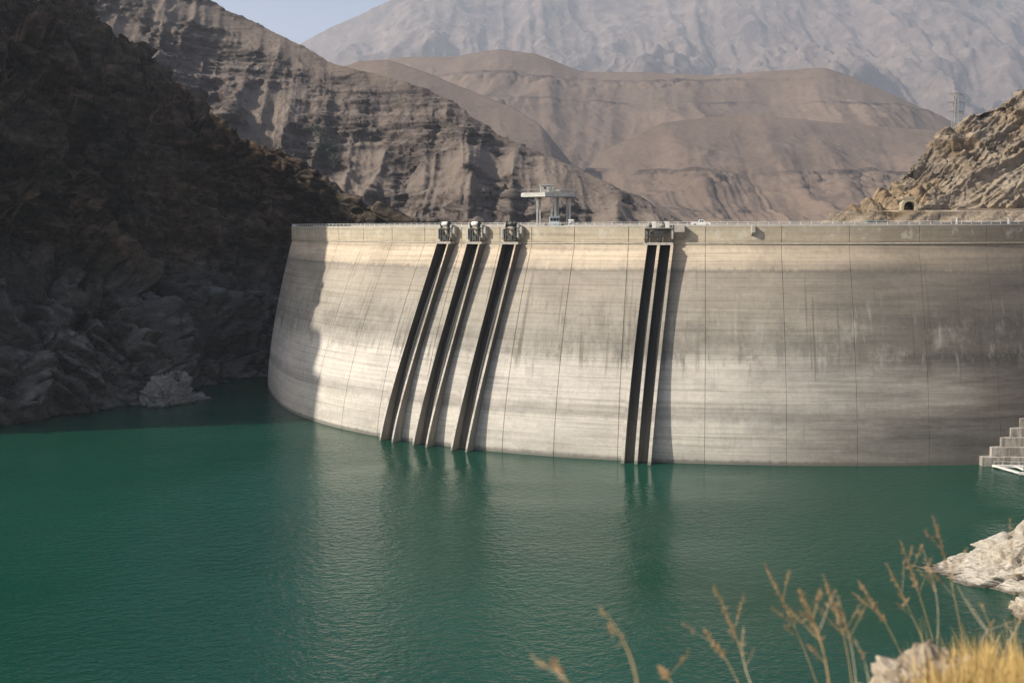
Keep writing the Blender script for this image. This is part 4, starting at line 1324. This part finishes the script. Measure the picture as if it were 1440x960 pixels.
def gz(x, y):
    """height of the foreground ground at (x, y)"""
    x, y = np.asarray(x, float), np.asarray(y, float)
    base = 58.30 - 0.62 * np.clip(y - 3.6 - 0.15 * (x - 1.2), 0, None) - 0.02 * y
    base = base - 0.9 * np.clip(0.75 - x, 0, None) * sstep(0.8, 2.4, y) + 0.12 * np.clip(x - 1.6, 0, 4)
    p = np.stack(np.broadcast_arrays(x, y, 0 * x), -1)
    return base + 0.06 * fbm(p * 1.6, 4)
X, Y = np.meshgrid(np.linspace(-7, 9, 150), np.linspace(-5, 11, 150), indexing='ij')
o = link('ground', grid_mesh('ground', np.stack([X, Y, gz(X, Y)], -1)), M_bank)
tag(o, 'stony dry ground at the standing place', kind='structure')

# ------------------------------------------------------------------ rocks
def rock(name, centre, size, mat, seed, label, cat='rock', n=(120, 80), rough=0.16, dip=(-0.5, 0.4), rot=0.0, squash=None):
    # six-sided sphere, so that no pole shows
    m_ = int(math.sqrt(n[0] * n[1] / 6.0)) + 2
    a = np.tan(np.linspace(-math.pi / 4, math.pi / 4, m_))
    A_, B_ = np.meshgrid(a, a, indexing='ij')
    one_ = np.ones_like(A_)
    D = np.stack([np.stack(f_, -1) for f_ in ((one_, A_, B_), (-one_, -A_, B_), (-A_, one_, B_), (A_, -one_, B_), (A_, B_, one_), (A_, -B_, -one_))], 0)
    D = D / np.linalg.norm(D, axis=-1, keepdims=True)
    Q = np.sign(D) * np.abs(D) ** 0.8
    s = max(size)
    q = frame_coords(D * np.array(size) / s, dip[0], dip[1], (1.15, 1.0, 0.85)) + seed
    wq = fbm(D * 2.1 + seed, 3)[..., None]
    d = (1 + 0.2 * fbm(D * 1.3 + seed, 3) + rough * 1.0 * blocks(q * 1.7 + wq * 0.35, 0.06, 0.7, 0.25) + rough * 0.34 * blocks(q * 4.3 + wq * 0.7, 0.08, 0.7, 0.3) + rough * 0.13 * blocks(q * 10.5 + wq * 1.2, 0.1)
         + 0.30 * rough * fbm(q * 3.3, 6, 0.58) + 0.015 * fbm(D * 22 + seed, 4))
    P = Q * d[..., None] * np.array(size)
    if squash is not None:
        P = squash(P)
    k_ = np.arange(m_ * m_).reshape(m_, m_)
    q4 = np.stack([k_[:-1, :-1], k_[1:, :-1], k_[1:, 1:], k_[:-1, 1:]], -1).reshape(-1, 4)
    fa = np.concatenate([q4 + f_ * m_ * m_ for f_ in range(6)])
    me = bpy.data.meshes.new(name)
    me.from_pydata(P.reshape(-1, 3).tolist(), [], fa.tolist())
    bm = bmesh.new()
    bm.from_mesh(me)
    bmesh.ops.remove_doubles(bm, verts=bm.verts, dist=max(size) * 1e-4)
    bmesh.ops.recalc_face_normals(bm, faces=bm.faces)
    for f_ in bm.faces:
        f_.smooth = True
    bm.to_mesh(me)
    bm.free()
    o_ = link(name, me, mat)
    o_.location = centre
    o_.rotation_euler = (0, 0, rot)
    tag(o_, label, cat)
    return o_

def tip(P):
    # wedge that rises to the right and runs out to a low point on the left
    k = np.interp(P[..., 0], [-15, -7, 0, 8, 15], [0.22, 0.5, 0.82, 1.1, 1.25])
    P = P.copy()
    P[..., 2] *= k
    P[..., 1] *= np.interp(P[..., 0], [-15, -8, 0, 8], [0.28, 0.5, 0.85, 1.0])
    return P
rock('rock_outcrop', (87.0, 161.5, -1.5), (14.0, 9.5, 13.5), M_pale, 3.3, 'pale grey craggy rock outcrop running into the water at the right edge', n=(420, 260), rough=0.20, rot=-0.42, squash=tip)
rock('rock', (80.6, 148.2, -0.6), (3.4, 2.4, 3.2), M_pale, 8.1, 'smaller pale rock at the waterline in front of the craggy outcrop', n=(120, 80), rot=0.4)
rock('rock', (-117.0, 334.5, -1.5), (8.5, 5.5, 11.0), M_shore_rock, 6.2, 'pale grey rock standing in the shade at the foot of the dark cliff', n=(200, 140), rough=0.2, rot=0.8)
rock('rock', (-112.0, 341.5, -1.5), (6.0, 4.0, 4.0), M_shore_rock, 16.2, 'low pale rock at the tip of the shaded shore point', n=(120, 90), rough=0.2, rot=0.8)

b = at(1295, 945, 3.35)
rock('boulder', (b[0] + 0.02, b[1], b[2] - 0.10), (0.17, 0.15, 0.15), M_boulder, 1.7, 'small pinkish beige boulder among dry grass in the bottom right foreground', 'boulder', (150, 110), 0.2)
b = at(1245, 968, 3.2)
rock('boulder', (b[0], b[1], b[2] - 0.09), (0.12, 0.11, 0.09), M_boulder, 11.7, 'little pale stone left of the foreground boulder', 'boulder', (90, 60), 0.16)

# ------------------------------------------------------------------ stepped concrete apron at the right foot of the dam
def step_mat():
    m, N, L, B = new_mat('stained_step_concrete')
    pos = N.new('ShaderNodeNewGeometry').outputs['Position']
    a = noise_node(N, L, mapping(N, L, pos, (0.9, 0.9, 0.12)), 1.0, 6, 0.65)
    b = noise_node(N, L, pos, 0.5, 7, 0.7)
    c = ramp(N, L, a, [(0.34, (0.17, 0.155, 0.13)), (0.52, (0.34, 0.315, 0.275)), (0.68, (0.46, 0.43, 0.38))])
    L.new(mix(N, L, 0.8, c, ramp(N, L, b, [(0.3, (0.6, 0.6, 0.6)), (0.65, (1.15, 1.15, 1.15))]), 'MULTIPLY'), B.inputs['Base Color'])
    B.inputs['Roughness'].default_value = 0.92
    bump(N, L, B, b, 0.15)
    return m
M_step = step_mat()
t = empty('stepped_apron', (150, 243.4, 0))
tag(t, 'stepped concrete blocks climbing along the right foot of the dam', 'steps')
for k in range(9):
    x0 = 116.8 + k * 2.75
    y0 = 242.4 + k * 1.05
    z0, z1 = (-3.0 if k == 0 else 2.25 * k - 0.15), 2.25 * (k + 1)
    p = [(x0 + 0.4, y0 + 4.0), (x0, y0), (190, y0 - 1.0), (190, y0 + 22), (x0 + 2, y0 + 22)]
    mb = MB().prism(p, z0, z1)
    s_ = mb.build('step', M_step, t, bevel=0.12)
    s_.matrix_parent_inverse = Matrix.Translation(t.location).inverted()

# ------------------------------------------------------------------ floating work platform
def pontoon():
    t = empty('floating_platform', (122.6, 237.0, 0.0), -0.10)
    tag(t, 'white edged floating work platform with pump beside the stepped blocks', 'platform')
    for y, x0, x1 in ((3.6, -4.2, 6.5), (-3.6, -0.8, 8.0)):
        MB().box(((x0 + x1) / 2, y, 0.45), (x1 - x0, 0.9, 0.5)).build('float_beam', M_white, t)
        MB().box(((x0 + x1) / 2, y, 0.05), (x1 - x0 - 0.4, 0.8, 0.5)).build('float_tank', M_steel, t)
    for (xa, ya), (xb, yb) in (((-4.0, 3.6), (-0.6, -3.6)), ((1.2, 3.6), (2.4, -3.6)), ((5.6, 3.6), (6.6, -3.6))):
        L_ = math.hypot(xb - xa, yb - ya)
        MB().box(((xa + xb) / 2, (ya + yb) / 2, 0.58), (L_, 0.9, 0.34), math.atan2(yb - ya, xb - xa)).build('cross_walk', M_white, t)
    MB().tube((1.0, -2.6, 0.75), (3.2, -2.6, 0.75), 0.5, n=12).build('pump', M_grey, t, True)
    for k in range(5):
        MB().tube((0.6 + k * 0.6, -3.2, 0.6), (0.9 + k * 0.6, -2.0, 1.5 - 0.1 * k), 0.09, n=6).build('hose', M_white if k % 2 else M_steel, t)
    for k in range(6):
        x = -3.8 + k * 2.0
        MB().box((x, 3.9, 1.1), (0.07, 0.07, 0.9)).build('rail_post', M_white, t)
    MB().box((1.2, 3.9, 1.55), (10.2, 0.07, 0.07)).build('top_rail', M_white, t)
pontoon()

# ------------------------------------------------------------------ shrubs in the gully of the layered ridge
M_leaf = plain('shrub_leaf', (0.035, 0.055, 0.03), 0.7, var=0.5, scale=0.4)
M_bark = plain('shrub_bark', (0.09, 0.07, 0.05), 0.9)
def shrub(p, h, label, group, seed):
    rs = np.random.RandomState(seed)
    t = empty('shrub', tuple(p))
    tag(t, label, 'shrub', group)
    MB().tube((0, 0, -1.0), (0.1 * h, 0, 0.45 * h), 0.05 * h, 0.02 * h, 6).tube((0.05 * h, 0, 0.2 * h), (-0.2 * h, 0.1 * h, 0.6 * h), 0.03 * h, 0.015 * h, 5).build('trunk', M_bark, t)
    n = 420
    d = rs.normal(size=(n, 3))
    d /= np.linalg.norm(d, axis=1, keepdims=True)
    lobes = rs.normal(size=(6, 3)) * np.array([0.3, 0.3, 0.2]) * h + np.array([0, 0, 0.55 * h])
    c = lobes[rs.randint(6, size=n)] + d * (rs.rand(n, 1) ** 0.5) * 0.27 * h
    mb = MB()
    for q in c:
        a, b_ = rs.normal(size=3), rs.normal(size=3)
        a *= 0.055 * h / np.linalg.norm(a)
        b_ *= 0.055 * h / np.linalg.norm(b_)
        mb.add([q - a, q - b_, q + a, q + b_], [(0, 1, 2, 3)])
    mb.build('crown', M_leaf, t)

def on_mesh(P, x, y):
    """nearest grid point of a terrain whose bearing matches"""
    d = P - np.array([0, 0, CAM_Z])
    c, s = math.cos(PITCH), math.sin(PITCH)
    yc = d[..., 1] * c - d[..., 2] * s
    zc = d[..., 1] * s + d[..., 2] * c
    px, py = 720 + FOC * d[..., 0] / yc, 480 - FOC * zc / yc
    e = (px - x) ** 2 + (py - y) ** 2 + yc * 0.002
    return P.reshape(-1, 3)[np.argmin(e)]
SH = [(446, 190, 9, 'upper dark green shrub in the gully of the layered ridge'), (456, 203, 11, 'largest dark green shrub in the middle of the ridge gully'),
      (464, 216, 10, 'dark green shrub low in the ridge gully above the near crags'), (470, 230, 9, 'lowest dark green shrub at the mouth of the ridge gully'),
      (452, 214, 8, 'dark green shrub on the left side of the ridge gully'), (478, 240, 8, 'dark shrub where the ridge gully meets the abutment crags')]
for k, (x, y, h, lab) in enumerate(SH):
    shrub(on_mesh(PM, x, y), h, lab, 'shrubs in the ridge gully', 40 + k)

# ------------------------------------------------------------------ dry stems and grass in the foreground
M_stem = plain('dry_stem', (0.42, 0.29, 0.13), 0.7, var=0.25, scale=20)
M_stem_pale = plain('pale_dry_stem', (0.44, 0.37, 0.25), 0.7, var=0.2, scale=20)
M_seed = plain('dry_seed_head', (0.3, 0.2, 0.1), 0.8, var=0.35, scale=60)
M_grass = plain('golden_grass', (0.5, 0.35, 0.13), 0.6, var=0.3, scale=30)

def curve_pts(a, b, bend, n=14):
    a, b = np.array(a), np.array(b)
    t = np.linspace(0, 1, n)[:, None]
    m = (a + b) / 2 + bend
    return (1 - t) ** 2 * a + 2 * t * (1 - t) * m + t ** 2 * b

def dry_plant(base_px, tip_px, D, label, thick=0.0035, bend=0.0, branches=2, pale=False, seed=0, fluffy=1.0):
    rs = np.random.RandomState(seed)
    thick = thick * 0.48
    b_, t_ = at(*base_px, D), at(*tip_px, D + 0.1)
    dirn = b_ - t_
    foot = b_ + dirn / np.linalg.norm(dirn) * 0.02
    # carry the stem on down to the ground
    for _ in range(200):
        if foot[2] <= gz(foot[0], foot[1]) - 0.02:
            break
        foot = foot + np.array([0.003 + 0.1 * dirn[0] * 0.02, 0.004, -0.02])
    t = empty('dry_plant', tuple(foot))
    tag(t, label, 'dry plant', 'dry stems in the foreground')
    pts = np.vstack([np.linspace(foot, b_, 6)[:-1], curve_pts(b_, t_, np.array([bend, 0, 0]))]) - foot
    mb = MB()
    n = len(pts)
    for i in range(n - 1):
        r0, r1 = thick * (1 - 0.7 * i / n), thick * (1 - 0.7 * (i + 1) / n)
        mb.tube(pts[i], pts[i + 1], r0, r1, 6, False)
    mb.build('stem', M_stem_pale if pale else M_stem, t, True)
    def head(q0, q1, cnt, wid):
        m = MB()
        for _ in range(cnt):
            f = rs.rand() ** 0.8
            c = q0 + (q1 - q0) * f
            dv = (q1 - q0) / (np.linalg.norm(q1 - q0) + 1e-6) * 0.7 + rs.normal(size=3) * 0.45
            dv /= np.linalg.norm(dv)
            l = wid * (1.15 - 0.6 * f) * (0.6 + 0.8 * rs.rand())
            sd = np.cross(dv, rs.normal(size=3))
            sd = sd / (np.linalg.norm(sd) + 1e-6) * l * 0.10
            e = c + dv * l
            m.add([c, c + dv * l * 0.5 + sd, e, c + dv * l * 0.5 - sd], [(0, 1, 2, 3)])
        m.build('seed_head', M_seed, t)
    seg = pts[int(n * 0.55)]
    if fluffy > 0:
        head(pts[int(n * 0.62)], pts[-1], int(110 * fluffy), 0.018)
    for k in range(branches):
        i = int(n * (0.42 + 0.4 * rs.rand()))
        L_ = 0.05 + 0.10 * rs.rand()
        up = (pts[-1] - pts[i]); up /= np.linalg.norm(up) + 1e-6
        dv = up * 0.8 + np.array([rs.choice([-1, 1]) * 0.6, rs.normal() * 0.3, 0.15])
        dv /= np.linalg.norm(dv)
        e = pts[i] + dv * L_
        MB().tube(pts[i], e, thick * 0.5, thick * 0.22, 5, False).build('branch', M_stem_pale if rs.rand() < 0.4 else M_stem, t)
        if fluffy > 0:
            head(pts[i] + dv * L_ * 0.45, e, int(36 * fluffy), 0.014)

PL = [((896, 965), (846, 856), 1.9, 'thick bare curved stem, leftmost of the tall foreground stems', 0.0045, 0.03, 0, False, 0.25),
      ((1056, 965), (1004, 822), 3.0, 'seeding dry stem leaning left between the bare stem and the reddish stalk', 0.0035, 0.02, 2, False, 1),
      ((1040, 965), (990, 885), 2.8, 'short seeding stem just left of the leaning seeding stem', 0.003, 0.02, 1, False, 1),
      ((1058, 965), (1046, 880), 2.7, 'short pale stalk crossing the leaning seeding stem', 0.0035, -0.03, 1, True, 0.2),
      ((1150, 965), (1074, 790), 3.1, 'long feathery stem leaning left behind the reddish stalk', 0.003, 0.02, 3, False, 1.2),
      ((1166, 965), (1124, 828), 2.6, 'thick reddish branching stalk at the bottom centre right', 0.006, 0.03, 5, False, 1.2),
      ((1198, 965), (1158, 808), 3.1, 'thin seeding stem right of the reddish stalk', 0.003, 0.03, 2, False, 1),
      ((1204, 965), (1178, 838), 2.8, 'pale straight stem with a tufted tip right of the reddish stalk', 0.0035, 0.02, 2, True, 0.6),
      ((1222, 965), (1200, 895), 2.7, 'short bare stem between the pale stem and the boulder', 0.003, 0.02, 1, True, 0.2),
      ((1270, 925), (1208, 818), 3.3, 'stem with one broad pale seed head left of the boulder', 0.003, 0.02, 1, False, 1.2),
      ((1300, 905), (1246, 792), 3.5, 'seeding stem leaning left above the boulder', 0.003, 0.01, 2, False, 1),
      ((1312, 900), (1266, 760), 3.6, 'taller feathery stem rising behind the boulder', 0.003, 0.01, 3, False, 1.2),
      ((1318, 898), (1294, 764), 3.4, 'pale curved S shaped stem just right of the boulder top', 0.0035, 0.05, 1, True, 0.4),
      ((1352, 890), (1312, 726), 3.5, 'tallest feathery plume leaning left in front of the rock outcrop', 0.003, 0.015, 4, False, 1.6),
      ((1402, 905), (1346, 822), 3.2, 'bare diagonal pale stem above the golden grass', 0.0035, -0.02, 0, True, 0.0),
      ((1416, 905), (1440, 850), 3.2, 'forked pale stem at the right edge above the grass', 0.004, 0.02, 3, True, 0.3),
      ((1380, 900), (1398, 870), 3.2, 'short pale forked twig standing in the golden grass', 0.004, 0.0, 3, True, 0.2),
      ((1428, 900), (1420, 730), 3.6, 'faint feathery stem in front of the outcrop top', 0.0025, 0.01, 2, False, 1),
      ((948, 968), (928, 938), 2.4, 'small dry tuft tip at the bottom edge right of the bare curved stem', 0.003, 0.01, 1, False, 1.5),
      ((800, 968), (776, 928), 1.8, 'faint blurred dry tip at the bottom edge left of the bare curved stem', 0.003, 0.01, 1, False, 0.8)]
for k, (b_, t_, D, lab, th, bd, br, pale, fl) in enumerate(PL):
    dry_plant(b_, t_, D, lab, th, bd, br, pale, 100 + k, fl)

def grass():
    rs = np.random.RandomState(5)
    vs_, fs = [], []
    cnt = 0
    for k in range(5200):
        px = 1318 + 260 * rs.rand() ** 1.1
        D = 2.7 + 1.1 * rs.rand()
        x = (px - 720) / FOC * D
        z0 = float(gz(x, D))
        clump = 0.5 + 0.5 * math.sin(px * 0.11) * math.sin(px * 0.047 + 1)
        tall = at(px, 905 + 40 * rs.rand() - 38 * clump * sstep(1325, 1380, px), D)[2]
        h = min(tall - z0, 0.75) * (0.55 + 0.5 * rs.rand())
        if h < 0.05:
            continue
        lean = np.array([rs.normal() * 0.16 - 0.05, rs.normal() * 0.12, 0]) * h
        wd = 0.0022 + 0.0022 * rs.rand()
        a = rs.rand() * 3.14
        s = np.array([math.cos(a), math.sin(a), 0]) * wd
        b0 = np.array([x, D, z0 - 0.02])
        m = b0 + np.array([0, 0, h * 0.55]) + lean * 0.35
        e = b0 + np.array([0, 0, h]) + lean
        n = len(vs_)
        vs_ += [b0 - s, b0 + s, m + s * 0.8, m - s * 0.8, e]
        fs += [(n, n + 1, n + 2, n + 3), (n + 3, n + 2, n + 4)]
    me = bpy.data.meshes.new('grass')
    me.from_pydata([tuple(map(float, v)) for v in vs_], [], fs)
    tag(link('grass', me, M_grass), 'golden dry grass tuft in the bottom right corner', 'grass', kind='stuff')
grass()

# ------------------------------------------------------------------ haze: one closed box of thin pale air
mz = bpy.data.materials.new('haze_air')
mz.use_nodes = True
N, L = mz.node_tree.nodes, mz.node_tree.links
for n_ in list(N):
    if n_.type != 'OUTPUT_MATERIAL':
        N.remove(n_)
pv = N.new('ShaderNodeVolumePrincipled')
pv.inputs['Color'].default_value = (0.80, 0.88, 1.0, 1)
pv.inputs['Density'].default_value = 0.65e-4
pv.inputs['Anisotropy'].default_value = 0.2
L.new(pv.outputs[0], [n_ for n_ in N if n_.type == 'OUTPUT_MATERIAL'][0].inputs['Volume'])
hz = MB().box((0, 6000, 1520), (31000, 20000, 3100)).build('haze', mz)
tag(hz, 'thin pale blue haze filling the valley', kind='stuff')
